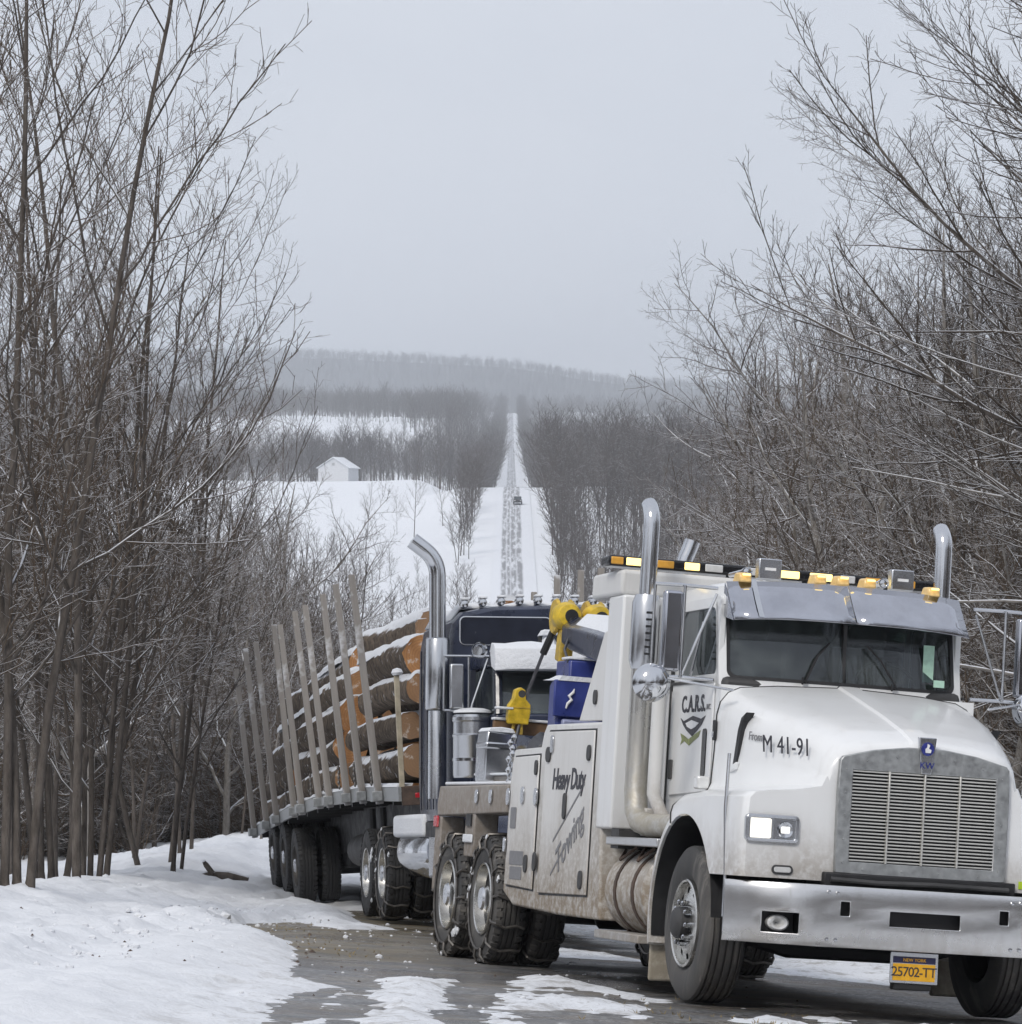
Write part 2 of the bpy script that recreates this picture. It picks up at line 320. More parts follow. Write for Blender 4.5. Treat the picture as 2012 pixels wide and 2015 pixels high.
# ------------------------------------------------------------------ mesh helpers
def tag(o, label=None, cat=None, group=None, kind=None):
    if label: o['label'] = label
    if cat: o['category'] = cat
    if group: o['group'] = group
    if kind: o['kind'] = kind
    return o
def mk(name, mesh, parent=None):
    o = bpy.data.objects.new(name, mesh); COL.objects.link(o)
    if parent is not None: o.parent = parent
    return o
class MB:
    def __init__(s): s.v = []; s.f = []
    def add(s, v, f):
        k = len(s.v); s.v.extend([tuple(map(float, p)) for p in v]); s.f.extend([tuple(i + k for i in q) for q in f]); return s
    def box(s, x0, x1, y0, y1, z0, z1):
        x0, x1 = min(x0, x1), max(x0, x1); y0, y1 = min(y0, y1), max(y0, y1); z0, z1 = min(z0, z1), max(z0, z1)
        return s.add([(x0, y0, z0), (x1, y0, z0), (x1, y1, z0), (x0, y1, z0), (x0, y0, z1), (x1, y0, z1), (x1, y1, z1), (x0, y1, z1)],
                     [(0, 3, 2, 1), (4, 5, 6, 7), (0, 1, 5, 4), (1, 2, 6, 5), (2, 3, 7, 6), (3, 0, 4, 7)])
    def prism(s, pts, axis, a, b):
        """pts: 2-D outline in the plane of the two other axes, extruded from a to b along axis"""
        def P(p, c):
            return {'x': (c, p[0], p[1]), 'y': (p[0], c, p[1]), 'z': (p[0], p[1], c)}[axis]
        n = len(pts)
        v = [P(p, a) for p in pts] + [P(p, b) for p in pts]
        f = [tuple(range(n))[::-1], tuple(range(n, 2 * n))] + [(i, (i + 1) % n, n + (i + 1) % n, n + i) for i in range(n)]
        return s.add(v, f)
    def tube(s, pts, rad, n=10, cap=True):
        pts = [Vector(p) for p in pts]
        if not hasattr(rad, '__len__'): rad = [rad] * len(pts)
        v = []; f = []; up = None
        for i, p in enumerate(pts):
            d = (pts[min(i + 1, len(pts) - 1)] - pts[max(i - 1, 0)]).normalized()
            if up is None:
                up = Vector((0, 0, 1)) if abs(d.z) < 0.9 else Vector((1, 0, 0))
            a = (up - d * up.dot(d)).normalized(); bb = d.cross(a); up = a
            for k in range(n):
                t = 2 * PI * k / n
                v.append(p + (a * math.cos(t) + bb * math.sin(t)) * rad[i])
        for i in range(len(pts) - 1):
            for k in range(n):
                f.append((i * n + k, i * n + (k + 1) % n, (i + 1) * n + (k + 1) % n, (i + 1) * n + k))
        if cap: f.append(tuple(range(n))[::-1]); f.append(tuple(range((len(pts) - 1) * n, len(pts) * n)))
        return s.add(v, f)
    def lathe(s, prof, c=(0, 0, 0), axis='y', n=32, skip=None, a0=0.0):
        """prof: (along, radius) pairs, turned about the axis through c"""
        v = []; f = []
        for a, r in prof:
            for k in range(n):
                t = 2 * PI * k / n + a0; p, q = r * math.cos(t), r * math.sin(t)
                o = {'y': (p, a, q), 'x': (a, p, q), 'z': (p, q, a)}[axis]
                v.append((c[0] + o[0], c[1] + o[1], c[2] + o[2]))
        for i in range(len(prof) - 1):
            for k in range(n):
                if skip and skip(i, k): continue
                f.append((i * n + k, i * n + (k + 1) % n, (i + 1) * n + (k + 1) % n, (i + 1) * n + k))
        return s.add(v, f)
    def loft(s, secs, closed=False, cap0=False, cap1=False):
        n = len(secs[0]); v = [p for q in secs for p in q]; f = []
        m_ = n if closed else n - 1
        for i in range(len(secs) - 1):
            for k in range(m_):
                f.append((i * n + k, i * n + (k + 1) % n, (i + 1) * n + (k + 1) % n, (i + 1) * n + k))
        if cap0: f.append(tuple(range(n))[::-1])
        if cap1: f.append(tuple(range((len(secs) - 1) * n, len(secs) * n)))
        return s.add(v, f)
    def ring(s, outer, inner, off):
        """flat frame between two loops of equal length, thickened by the vector off"""
        n = len(outer); o = Vector(off)
        A = [Vector(p) for p in outer]; B = [Vector(p) for p in inner]
        v = A + B + [p + o for p in A] + [p + o for p in B]; f = []
        for i in range(n):
            j = (i + 1) % n
            f += [(i, j, n + j, n + i), (2 * n + i, 3 * n + i, 3 * n + j, 2 * n + j), (i, 2 * n + i, 2 * n + j, j), (n + i, n + j, 3 * n + j, 3 * n + i)]
        return s.add(v, f)
    def mesh(s, name, mat, smooth=True, angle=32):
        me = bpy.data.meshes.new(name); me.from_pydata(s.v, [], s.f); me.validate()
        me.update()
        import bmesh
        bm = bmesh.new(); bm.from_mesh(me); bmesh.ops.recalc_face_normals(bm, faces=bm.faces); bm.to_mesh(me); bm.free()
        if mat: me.materials.append(MATS[mat])
        if smooth:
            me.shade_smooth()
            me.set_sharp_from_angle(angle=R(angle))
        return me
    def build(s, name, mat, parent=None, bevel=0.0, seg=2, smooth=True, angle=32, solid=0.0):
        o = mk(name, s.mesh(name, mat, smooth, angle), parent)
        if solid:
            md = o.modifiers.new('solid', 'SOLIDIFY'); md.thickness = solid; md.offset = 0
        if bevel:
            md = o.modifiers.new('bevel', 'BEVEL'); md.width = bevel; md.segments = seg; md.limit_method = 'ANGLE'; md.angle_limit = R(40)
        return o
def rrect(cx, cy, hw, hh, r, n=10):
    """rounded rectangle, 4n points"""
    P = []
    for q, (sx, sy) in enumerate(((1, 1), (-1, 1), (-1, -1), (1, -1))):
        for k in range(n):
            t = PI / 2 * q + PI / 2 * k / (n - 1)
            P.append((cx + sx * (hw - r) + r * math.cos(t), cy + sy * (hh - r) + r * math.sin(t)))
    return P
def empty(name, mat4=None, loc=None):
    o = bpy.data.objects.new(name, None); COL.objects.link(o); o.empty_display_size = 0.3
    if mat4 is not None: o.matrix_world = mat4
    if loc is not None: o.location = loc
    return o
def text_mesh(txt, size, mat, extrude=0.002, shear=0.0, space=1.0, bold=0.0):
    cu = bpy.data.curves.new('t', 'FONT'); cu.body = txt; cu.size = size; cu.extrude = extrude; cu.shear = shear
    cu.align_x = 'CENTER'; cu.align_y = 'CENTER'; cu.space_character = space
    cu.resolution_u = 3; cu.offset = size * bold
    o = bpy.data.objects.new('t', cu); COL.objects.link(o)
    dg = bpy.context.evaluated_depsgraph_get(); dg.update()
    me = bpy.data.meshes.new_from_object(o.evaluated_get(dg))
    bpy.data.objects.remove(o); bpy.data.curves.remove(cu)
    me.materials.clear(); me.materials.append(MATS[mat])
    return me
def basis(o, xa, ya):
    xa = Vector(xa).normalized(); ya = Vector(ya); ya = (ya - xa * ya.dot(xa)).normalized(); za = xa.cross(ya)
    return Matrix(((xa.x, ya.x, za.x, o[0]), (xa.y, ya.y, za.y, o[1]), (xa.z, ya.z, za.z, o[2]), (0, 0, 0, 1)))
def put_text(name, txt, size, mat, parent, o, xa, ya, **k):
    ob = mk(name, text_mesh(txt, size, mat, **k), parent); ob.matrix_local = basis(o, xa, ya); return ob
def smooth(a, b, x):
    t = np.clip((x - a) / (b - a), 0, 1); return t * t * (3 - 2 * t)
def vnoise(x, y, seed=0):
    """value noise on numpy arrays, 0..1"""
    xi = np.floor(x).astype(np.int64); yi = np.floor(y).astype(np.int64); fx = x - xi; fy = y - yi
    fx = fx * fx * (3 - 2 * fx); fy = fy * fy * (3 - 2 * fy)
    def h(i, j):
        n = (i * 374761393 + j * 668265263 + seed * 1442695041) & 0xffffffff
        n = ((n ^ (n >> 13)) * 1274126177) & 0xffffffff
        return ((n ^ (n >> 16)) & 0xffff) / 65535.0
    return (h(xi, yi) * (1 - fx) + h(xi + 1, yi) * fx) * (1 - fy) + (h(xi, yi + 1) * (1 - fx) + h(xi + 1, yi + 1) * fx) * fy
def fbm(x, y, seed=0, oct=4):
    s = 0; a = 0.5; t = 0
    for k in range(oct):
        s = s + a * vnoise(x * 2 ** k, y * 2 ** k, seed + k * 17); t += a; a *= 0.55
    return s / t
# ------------------------------------------------------------------ terrain
A0, B0 = -0.956, -0.0947
ROADX = 0.5
KR = np.array([(-400, 9.0), (-60, 1.3), (0, -1.55), (18, -2.661), (50, -5.691), (125, -10.9), (180, -16.0), (320, -26), (430, -22.5), (570, -11.4),
               (787, 4.9), (830, 6.0), (930, 2.0), (1150, 3.0), (1290, 8.0), (1800, 25), (2400, 45), (3300, 92), (4200, 90), (9000, 60)])
KL = np.array([(-400, 9.0), (-60, 1.3), (0, -1.55), (18, -2.661), (50, -5.691), (125, -10.9), (180, -16.0), (320, -26), (430, -21), (560, -10), (600, -7.1),
               (1000, 9.0), (1070, 9.3), (1250, 6.0), (1500, 22), (1650, 32), (1850, 48), (2500, 66), (3300, 95), (4200, 90), (9000, 60)])
def prof(K, y):
    s = np.clip(np.abs(y) * 0.02, 0.8, 25)
    return sum(w * np.interp(y + k * s, K[:, 0], K[:, 1]) for k, w in ((-1, .15), (-.5, .22), (0, .26), (.5, .22), (1, .15)))
def ground(x, y):
    x = np.asarray(x, float); y = np.asarray(y, float)
    wl = smooth(-9, -28, x) * smooth(250, 420, y)
    z = prof(KR, y) * (1 - wl) + prof(KL, y) * wl
    cf = np.where(x > -2, -0.0633 * np.clip(x, -2, 4.2), 0.127)
    near = 1 - smooth(70, 140, y)
    z = z + cf * near
    # bank rising on the right, shallow ditch and woods floor on the left
    z = z + smooth(5.5, 16, x) * 2.6 * (1 - smooth(200, 420, y)) * smooth(30, 60, y)
    z = z - smooth(-6.0, -11, x) * 0.5 * (1 - smooth(120, 300, y))
    far = smooth(60, 200, y)
    off = smooth(7, 25, np.abs(x - ROADX))
    z = z + off * far * (fbm(x / 55, y / 75, 3) - 0.5) * 5.0 * np.clip(y / 900, 0.15, 2.0) * np.where(y < 1100, 0.55, 1.0)
    # the far ridge
    k = smooth(3700, 5200, y)
    ridge = 222 - 0.062 * (x + 420) * smooth(-420, 200, x) - 0.03 * np.clip(-(x + 420), 0, 2000)
    z = z * (1 - k) + k * (ridge + (fbm(x / 260, y / 900, 9) - 0.5) * 24)
    z = np.where(y > 5200, z - (y - 5200) * 0.03, z)
    return z
def gz(x, y): return float(ground(np.array([x]), np.array([y]))[0])

def grid_mesh(name, X, Y, Z, mat, kind='structure', parent=None, keep=None):
    r, c = X.shape
    me = bpy.data.meshes.new(name)
    v = np.stack([X, Y, Z], -1).reshape(-1, 3)
    i = np.arange(r - 1)[:, None] * c + np.arange(c - 1)[None, :]
    q = np.stack([i, i + 1, i + c + 1, i + c], -1).reshape(-1, 4)
    if keep is not None: q = q[keep.reshape(-1)]
    me.vertices.add(len(v)); me.vertices.foreach_set('co', v.ravel())
    me.loops.add(len(q) * 4); me.loops.foreach_set('vertex_index', q.ravel().astype(np.int32))
    me.polygons.add(len(q)); me.polygons.foreach_set('loop_start', np.arange(len(q), dtype=np.int32) * 4)
    me.polygons.foreach_set('loop_total', np.full(len(q), 4, dtype=np.int32))
    me.update(calc_edges=True); me.validate()
    me.shade_smooth()
    for mm in ([mat] if isinstance(mat, str) else mat): me.materials.append(MATS[mm])
    o = mk(name, me, parent)
    if kind: o['kind'] = kind
    return o
# one ground sheet out to the ridge
ys = np.concatenate([np.arange(-400, 0, 20.), np.arange(0, 130, 2.5), np.arange(130, 500, 8.), np.arange(500, 1300, 14.), np.arange(1300, 3600, 60.), np.arange(3600, 5600, 80.), np.arange(5600, 9001, 400.)])
sv = np.sinh(np.linspace(-3.2, 3.2, 121)) / math.sinh(3.2)
Wd = 130 + 0.34 * np.clip(ys, 0, None)
X = sv[None, :] * Wd[:, None] + ROADX * 0; Y = np.repeat(ys[:, None], len(sv), 1)
Z = ground(X, Y) - 0.10 * (np.abs(X) < 18) * (Y < 110) * (Y > -30) - 0.04
o = grid_mesh('ground', X, Y, Z, ['snow', 'hill_forest'])
me = o.data; cen = np.empty(len(me.polygons) * 3); me.polygons.foreach_get('center', cen); cen = cen.reshape(-1, 3)
me.polygons.foreach_set('material_index', (cen[:, 1] > 3650).astype(np.int32)); me.update()
tag(o, 'snow covered ground of the valley and the wooded far ridge')

# far road: packed snow with wheel tracks
ys = np.concatenate([np.arange(64, 130, 3.), np.arange(130, 500, 8.), np.arange(500, 3300, 12.)])
xs = np.linspace(-3.6, 3.6, 9)
X = np.repeat((xs + ROADX)[None, :], len(ys), 0); Y = np.repeat(ys[:, None], len(xs), 1)
grid_mesh('road', X, Y, ground(X, Y) + 0.05 + 0.00006 * Y, 'road_packed')
# near road surface: wet asphalt
ys = np.arange(-40, 84, 0.6); xs = np.linspace(-4.2, 5.6, 50)
X = np.repeat(xs[None, :], len(ys), 0); Y = np.repeat(ys[:, None], len(xs), 1)
grid_mesh('road_surface', X, Y, ground(X, Y) - 0.012, 'road_wet')

# snow lying on and beside the near road, with the places worn bare
def pdist(px, py, poly):
    """signed distance to a polygon, positive inside"""
    P = np.array(poly); ins = np.zeros(px.shape, bool); d = np.full(px.shape, 1e9)
    for (ax, ay), (bx, by) in zip(P, np.roll(P, -1, 0)):
        c = ((ay > py) != (by > py)) & (px < (bx - ax) * (py - ay) / (by - ay + 1e-12) + ax); ins ^= c
        vx, vy = bx - ax, by - ay; t = np.clip(((px - ax) * vx + (py - ay) * vy) / (vx * vx + vy * vy), 0, 1)
        d = np.minimum(d, np.hypot(px - ax - t * vx, (py - ay - t * vy) * 0.35))
    return np.where(ins, d, -d)
BARE = [[(-2.85, 35.7), (-2.95, 40.0), (-2.45, 40.8), (-1.81, 37.6), (-1.25, 38.8), (-0.6, 37.4), (0.25, 31.0), (0.4, 28.0), (-0.1, 26.4), (-0.6, 25.2), (-1.04, 24.6), (-1.15, 23.0), (-1.5, 24.3), (-1.75, 28.7), (-2.05, 32.0)],
        [(-1.26, 14.9), (-1.34, 19.9), (-1.24, 22.3), (-1.08, 23.4), (-1.06, 19.9), (-1.0, 14.9)],
        [(-0.94, 14.9), (-1.0, 20.6), (-1.16, 24.0), (-0.98, 25.0), (-0.80, 19.0), (-0.72, 14.9)],
        [(-0.36, 26.0), (0.1, 29.0), (0.0, 25.0), (-0.14, 21.9), (-0.20, 14.9), (-0.36, 14.9)],
        [(0.1, 32.5), (-0.1, 28.0), (0.75, 26.2), (1.1, 24.3), (2.0, 23.2), (3.3, 23.3), (4.3, 24.4), (3.2, 30.5), (1.6, 33.0)],
        [(-1.9, 44), (-1.7, 40), (-0.4, 37.5), (1.4, 33), (2.6, 33), (0.6, 42), (-0.6, 46)],
        [(0.75, 14.9), (0.85, 20), (1.0, 23.6), (1.5, 23.5), (1.25, 19), (1.15, 14.9)]]
xs = np.arange(-13, 12.01, 0.075); ys = np.concatenate([np.arange(12, 46, 0.085), np.arange(46, 92, 0.22)])
X, Y = np.meshgrid(xs, ys)
n1 = fbm(X * 2.2, Y * 0.9, 5, 5); n2 = fbm(X * 9, Y * 4.0, 11, 4); n3 = fbm(X * 0.6, Y * 0.25, 21, 3); n4 = fbm(X * 22, Y * 9, 31, 3)
left = smooth(-1.55, -2.6, X); right = smooth(3.6, 5.0, X)
th = 0.03 + 0.10 * left + 0.12 * right + (n1 - 0.5) * 0.09 + (n2 - 0.5) * 0.030
th += (n1 - 0.5) * 0.10 * smooth(-2.0, -3.2, X) + 0.16 * smooth(-3.0, -4.6, X) + 0.22 * (n3 - 0.5) * smooth(-2.6, -4.5, X) + 0.14 * smooth(-4.2, -5.4, X) * (1 - smooth(-5.6, -7.2, X))
th += 0.05 * (n4 - 0.5) + 0.05 * (n2 - 0.5) * smooth(-2.2, -3.4, X)
th += 0.07 * np.exp(-((X + 3.3 + 0.5 * (n3 - .5)) / 0.30) ** 2) * (0.4 + n1) * smooth(16, 24, Y) * (1 - smooth(36, 40, Y))
patchy = smooth(-0.25, 0.35, X) * (1 - smooth(3.4, 4.6, X)) * (1 - smooth(24, 34, Y))      # thin worn snow ahead of the wrecker
th -= patchy * (0.020 + 0.11 * (fbm(X * 3.0 + 4, Y * 1.4, 41, 5) - 0.44))
sdm = np.max([pdist(X, Y, p) for p in BARE], 0)
sdm = sdm + (n1 - 0.5) * 0.42 + (n2 - 0.5) * 0.30 + (n4 - 0.5) * 0.22
th = np.where(sdm > -0.16, np.minimum(th, th * np.clip(-sdm / 0.16, 0, 1) - np.clip(sdm + 0.02, 0, 0.5) * 0.35 + 0.02 * (n4 - 0.5)), th)
# wheel ruts ploughed by the trailer and tractor
for (xa, ya, xb, yb) in ((-1.35, 42, -4.0, 60), (0.55, 41, -1.7, 57)):
    t = (Y - ya) / (yb - ya); c = xa + (xb - xa) * t
    th -= np.where((t > 0) & (t < 1.2), 0.10 * np.exp(-((X - c) / 0.35) ** 2), 0)
edge = np.minimum(smooth(-13, -11.5, X), 1 - smooth(10.5, 12, X)) * smooth(12, 14, Y) * (1 - smooth(84, 92, Y))
th = th * edge - 0.06 * (1 - edge)
SNOW_TH = (xs, ys, th)
grid_mesh('snow', X, Y, ground(X, Y) - 0.012 + np.clip(th, -0.03, 1), 'snow_road', kind='structure')
def surf(x, y):
    """height of the snow or road surface at a point near the vehicles"""
    i = int(np.clip(np.searchsorted(xs, x), 0, len(xs) - 1)); j = int(np.clip(np.searchsorted(ys, y), 0, len(ys) - 1))
    return gz(x, y) - 0.012 + max(0.0, float(th[j, i]))
# tufts of dead grass, gravel and dirty clods at the road edge
rng = random.Random(4)
m_ = MB()
for k in range(150):
    cxx, cyy = rng.choice([(-2.2, 38.6), (-2.6, 36.5), (-1.9, 33), (0.78, 22.6), (-1.4, 30), (1.5, 22.0)])
    x = cxx + rng.gauss(0, .22); y = cyy + rng.gauss(0, .7); z = gz(x, y) - .02
    for q in range(3):
        a = rng.uniform(0, 2 * PI); h = rng.uniform(.012, .038); w = .005
        m_.add([(x - w, y, z), (x + w, y, z), (x + math.cos(a) * h * .8, y + math.sin(a) * h * .8, z + h)], [(0, 1, 2)])
mat_simple('dead_grass', (0.24, 0.18, 0.075), 0.9, 0, 0.4, 12)
o = m_.build('dead_grass', 'dead_grass', None, smooth=False); tag(o, 'tufts of dead yellow grass poking through the road edge snow', 'grass', kind='stuff')
m_ = MB()
for k in range(170):
    if rng.random() < .6: x = rng.uniform(-3.4, -0.9); y = rng.uniform(23, 41)
    else: x = rng.uniform(-5.5, 2.5); y = rng.uniform(19, 36)
    s = rng.uniform(.006, .022) * (2.4 if rng.random() < .05 else 1); z = surf(x, y)
    v = []
    for t in range(6):
        v.append((x + s * math.cos(t * 1.05) * rng.uniform(.7, 1.2), y + s * math.sin(t * 1.05) * rng.uniform(.7, 1.2), z - .004))
    v.append((x, y, z + s * rng.uniform(.5, .9)))
    m_.add(v, [(t, (t + 1) % 6, 6) for t in range(6)])
o = m_.build('road_grit', 'rust_steel', None, smooth=False); tag(o, 'dark grit and frozen clods scattered over the road snow', 'grit', kind='stuff')
# lumps of broken snow thrown up along the bank and round the bare patches
m_ = MB()
for k in range(520):
    q = rng.random()
    if q < .45: x = -3.2 + rng.gauss(0, .45); y = rng.uniform(20, 41)
    elif q < .55: x = rng.uniform(-2.9, -1.4); y = rng.uniform(28, 41)
    else: x = rng.uniform(-6, 1); y = rng.uniform(20, 48)
    z = surf(x, y); s = rng.uniform(.006, .022) * (2.0 if rng.random() < .08 else 1) * (1.9 if x < -2.6 else 1); v = []
    for i, (t, rr) in enumerate(((-.2, .9), (.45, .75))):
        for w in range(5): v.append((x + s * rr * math.cos(w * 1.257 + i) * rng.uniform(.7, 1.3), y + s * rr * math.sin(w * 1.257 + i) * rng.uniform(.7, 1.3), z + s * t))
    v.append((x, y, z + s * .8))
    m_.add(v, [(w, (w + 1) % 5, 5 + (w + 1) % 5, 5 + w) for w in range(5)] + [(5 + w, 5 + (w + 1) % 5, 10) for w in range(5)])
o = m_.build('snow_clods', 'snow_cap', None); tag(o, 'loose lumps of broken snow strewn along the road edge', 'snow', kind='stuff')
# ------------------------------------------------------------------ vehicles
def frame(o, yaw, n):
    n = Vector(n).normalized(); t = R(yaw)
    F = Vector((math.sin(t), -math.cos(t), 0)); F = (F - n * F.dot(n)).normalized(); Lf = n.cross(F)
    return Matrix(((F.x, Lf.x, n.x, o[0]), (F.y, Lf.y, n.y, o[1]), (F.z, Lf.z, n.z, o[2]), (0, 0, 0, 1)))
def child(name, mesh, parent, loc=(0, 0, 0), rot=(0, 0, 0)):
    o = mk(name, mesh, parent); o.location = loc; o.rotation_euler = rot; return o
def lerp(a, b, t): return a + (b - a) * t

# ---- wheels: meshes made once, axis along y, outer face towards -y (right side); left wheels are turned half round
def tyre_mesh(name, r, w, mat, lugs=0):
    m = MB(); h = w / 2
    pr = [(-h * .80, r * .56), (-h * .98, r * .66), (-h * 1.0, r * .80), (-h * .93, r * .93), (-h * .80, r * .985)]
    g = [-.62, -.34, 0, .34, .62]
    for q in g:
        pr += [(h * (q - .06), r), (h * (q - .045), r * .972), (h * (q + .045), r * .972), (h * (q + .06), r)]
    pr += [(h * .80, r * .985), (h * .93, r * .93), (h, r * .80), (h * .98, r * .66), (h * .80, r * .56), (-h * .80, r * .56)]
    m.lathe(pr, n=56)
    for k in range(lugs):
        t = 2 * PI * k / lugs
        for sy in (-1, 1):
            c, s = math.cos(t), math.sin(t); dt = PI / lugs * .62
            v = []
            for (a, y, rr) in ((t - dt, sy * h * .55, r * .99), (t + dt, sy * h * .55, r * .99), (t + dt, sy * h * .97, r * .95), (t - dt, sy * h * .97, r * .95),
                               (t - dt, sy * h * .55, r * 1.012), (t + dt, sy * h * .55, r * 1.012), (t + dt, sy * h * .95, r * .99), (t - dt, sy * h * .95, r * .99)):
                v.append((rr * math.cos(a), y, rr * math.sin(a)))
            m.add(v, [(4, 5, 6, 7), (0, 1, 5, 4), (1, 2, 6, 5), (2, 3, 7, 6), (3, 0, 4, 7)])
    return m.mesh(name, mat)
TY_STEER = tyre_mesh('tyre', .525, .30, 'tyre_dirty'); TY_DRIVE = tyre_mesh('tyre', .525, .26, 'tyre_dirty', 44)
TY_CLEAN = tyre_mesh('tyre', .53, .27, 'rubber', 44)
# steer disc: convex, ten hand holes
m = MB()
pr = [(-.02, .297), (-.150, .297), (-.158, .288), (-.150, .278), (-.10, .272), (-.112, .252), (-.118, .244), (-.124, .205), (-.128, .197), (-.138, .165), (-.142, .10), (-.142, .0)]
m.lathe(pr, n=60, skip=lambda i, k: (i == 6 and k % 6 < 2))
RIM_STEER = m.mesh('wheel', 'rim_metal')
m = MB(); m.lathe([(-.05, .0), (-.05, .26), (.1, .26)], n=32); DRUM = m.mesh('brake_drum', 'black')
m = MB(); m.lathe([(-.13, .112), (-.20, .108), (-.225, .085), (-.235, .05), (-.238, 0)], n=28); HUB_STEER = m.mesh('hub', 'charcoal')
m = MB(); m.lathe([(-.135, .019), (-.185, .019), (-.195, .012), (-.198, .0)], n=8); NUT = m.mesh('lug_nut', 'chrome')
# drive disc: concave dish
m = MB()
pr = [(.0, .300), (-.125, .300), (-.134, .290), (-.126, .280), (-.03, .268), (.02, .245), (.03, .20), (.03, .13), (-.02, .118), (-.09, .105), (-.10, .09), (-.10, .0)]
m.lathe(pr, n=60, skip=lambda i, k: (i == 5 and k % 6 < 2))
RIM_DRIVE = m.mesh('wheel', 'rim_metal')
m = MB(); m.lathe(pr, n=60, skip=lambda i, k: (i == 5 and k % 6 < 2)); RIM_DARK = m.mesh('wheel', 'rim_steel')
m = MB(); m.lathe([(-.126, .10), (-.145, .085), (-.15, .0)], n=20); CAP = m.mesh('hub', 'chrome_dull')
def chain_mesh(r, w):
    m = MB(); h = w / 2 + .012
    for sy in (-1, 1):
        m.lathe([(sy * h - .010, r * .80), (sy * h, r * .80 + .012), (sy * h + .010, r * .80), (sy * h, r * .80 - .012), (sy * h - .010, r * .80)], n=40)
    for k in range(14):
        t = 2 * PI * k / 14 + .1; P = []
        for (y, rr, da) in ((-h, r * .80, 0), (-h - .006, r * .92, .01), (-h * .85, r + .012, .03), (-h * .3, r + .022, -.02), (h * .3, r + .022, .02), (h * .85, r + .012, -.02), (h + .006, r * .92, 0), (h, r * .80, 0)):
            P.append((rr * math.cos(t + da), y, rr * math.sin(t + da)))
        m.tube(P, .013, 5)
    return m.mesh('tyre_chain', 'chain_metal')
CHAIN = chain_mesh(.525, .26)
def snow_lumps(name, seed, n, r, w):
    g = random.Random(seed); m = MB()
    for k in range(n):
        t = g.uniform(0, 2 * PI); rr = r * g.uniform(.78, 1.01); y = g.choice((-1, -1, 1)) * w / 2 * g.uniform(.85, 1.06); s = g.uniform(.012, .038)
        c = (rr * math.cos(t), y, rr * math.sin(t)); v = []; f = []
        for i, zz in enumerate((-1, -.4, .4, 1)):
            for q in range(6):
                a = q * PI / 3 + i * .4; q0 = math.sqrt(max(0, 1 - zz * zz * .92)) * g.uniform(.7, 1.2)
                v.append((c[0] + s * q0 * math.cos(a) * 1.2, c[1] + s * q0 * math.sin(a) * .6, c[2] + s * zz * 1.4))
        for i in range(3):
            for q in range(6): f.append((i * 6 + q, i * 6 + (q + 1) % 6, i * 6 + 6 + (q + 1) % 6, i * 6 + 6 + q))
        f += [(5, 4, 3, 2, 1, 0), (18, 19, 20, 21, 22, 23)]
        m.add(v, f)
    return m.mesh(name, 'snow_cap')
LUMPS = [snow_lumps('snow_lumps', s, 9, .525, .27) for s in (1, 2)]
def wheel(parent, x, y, side, steer=False, r=.525, tyre=None, chain=False, lumps=-1, turn=0.0, dual=True, z=None, rim=None):
    """side -1: right of the vehicle; outer face of the wheel at y"""
    rot = (0, turn, 0) if side < 0 else (0, turn, PI)
    w = .30 if steer else .26
    cy = y - side * w / 2
    o = child('wheel', rim or (RIM_STEER if steer else RIM_DRIVE), parent, (x, cy, r if z is None else z), rot)
    child('tyre', tyre or (TY_STEER if steer else TY_DRIVE), o)
    child('brake_drum', DRUM, o)
    child('hub', HUB_STEER if steer else CAP, o)
    if steer:
        for k in range(10):
            t = 2 * PI * (k + .35) / 10; child('lug_nut', NUT, o, (.142 * math.cos(t), 0, .142 * math.sin(t)))
    if chain: child('tyre_chain', CHAIN, o)
    if lumps >= 0: child('snow_lumps', LUMPS[lumps], o)['kind'] = 'stuff'
    if dual and not steer:
        child('inner_tyre', tyre or TY_DRIVE, o, (0, .34, 0))
        if chain: child('tyre_chain', CHAIN, o, (0, .34, 0), (0, .2, 0))
    return o

# =================================================================== the wrecker
WYAW = 13.7
wc = Vector((1.2, 24.0)); th_ = R(WYAW)
wp = wc + Vector((math.cos(th_), math.sin(th_))) * 1.12
W = empty('tow_truck', frame((wp.x, wp.y, A0 + B0 * wp.y - .0633 * wp.x), WYAW, (.0633, .0947, 1)))
tag(W, 'white heavy duty tow truck with silver grille facing the camera on the snowy road', 'tow truck')

# chassis
for s in (-1, 1):
    MB().box(1.0, -7.4, s * .38, s * .46, .72, 1.0).build('frame_rail', 'black', W, .008)
MB().tube([(0, -.85, .50), (0, -.45, .40), (0, .45, .40), (0, .85, .50)], .07, 8).build('front_axle', 'black', W)
for x in (-5.7, -7.0):
    MB().tube([(x, -1.0, .525), (x, -.25, .525), (x, -.2, .53), (x, .2, .53), (x, .25, .525), (x, 1.0, .525)], [.09, .09, .2, .2, .09, .09], 12).build('rear_axle', 'black', W)
m = MB(); m.box(.95, -.9, -.42, .42, .45, 1.55); m.box(-.9, -5.2, -.32, .32, .48, .72); m.build('engine', 'black', W, .03)
MB().box(-2.4, -4.9, -.85, .85, .55, 1.1).build('underbody', 'charcoal', W, .02)

# wheels
wheel(W, .0, -1.19, -1, steer=True, turn=.3, lumps=-1)
wheel(W, .0, 1.19, 1, steer=True, turn=.9)
for i, x in enumerate((-5.7, -7.0)):
    wheel(W, x, -1.22, -1, chain=True, lumps=i, turn=.5 + i)
    wheel(W, x, 1.22, 1, chain=True, lumps=1 - i, turn=.2 + i)

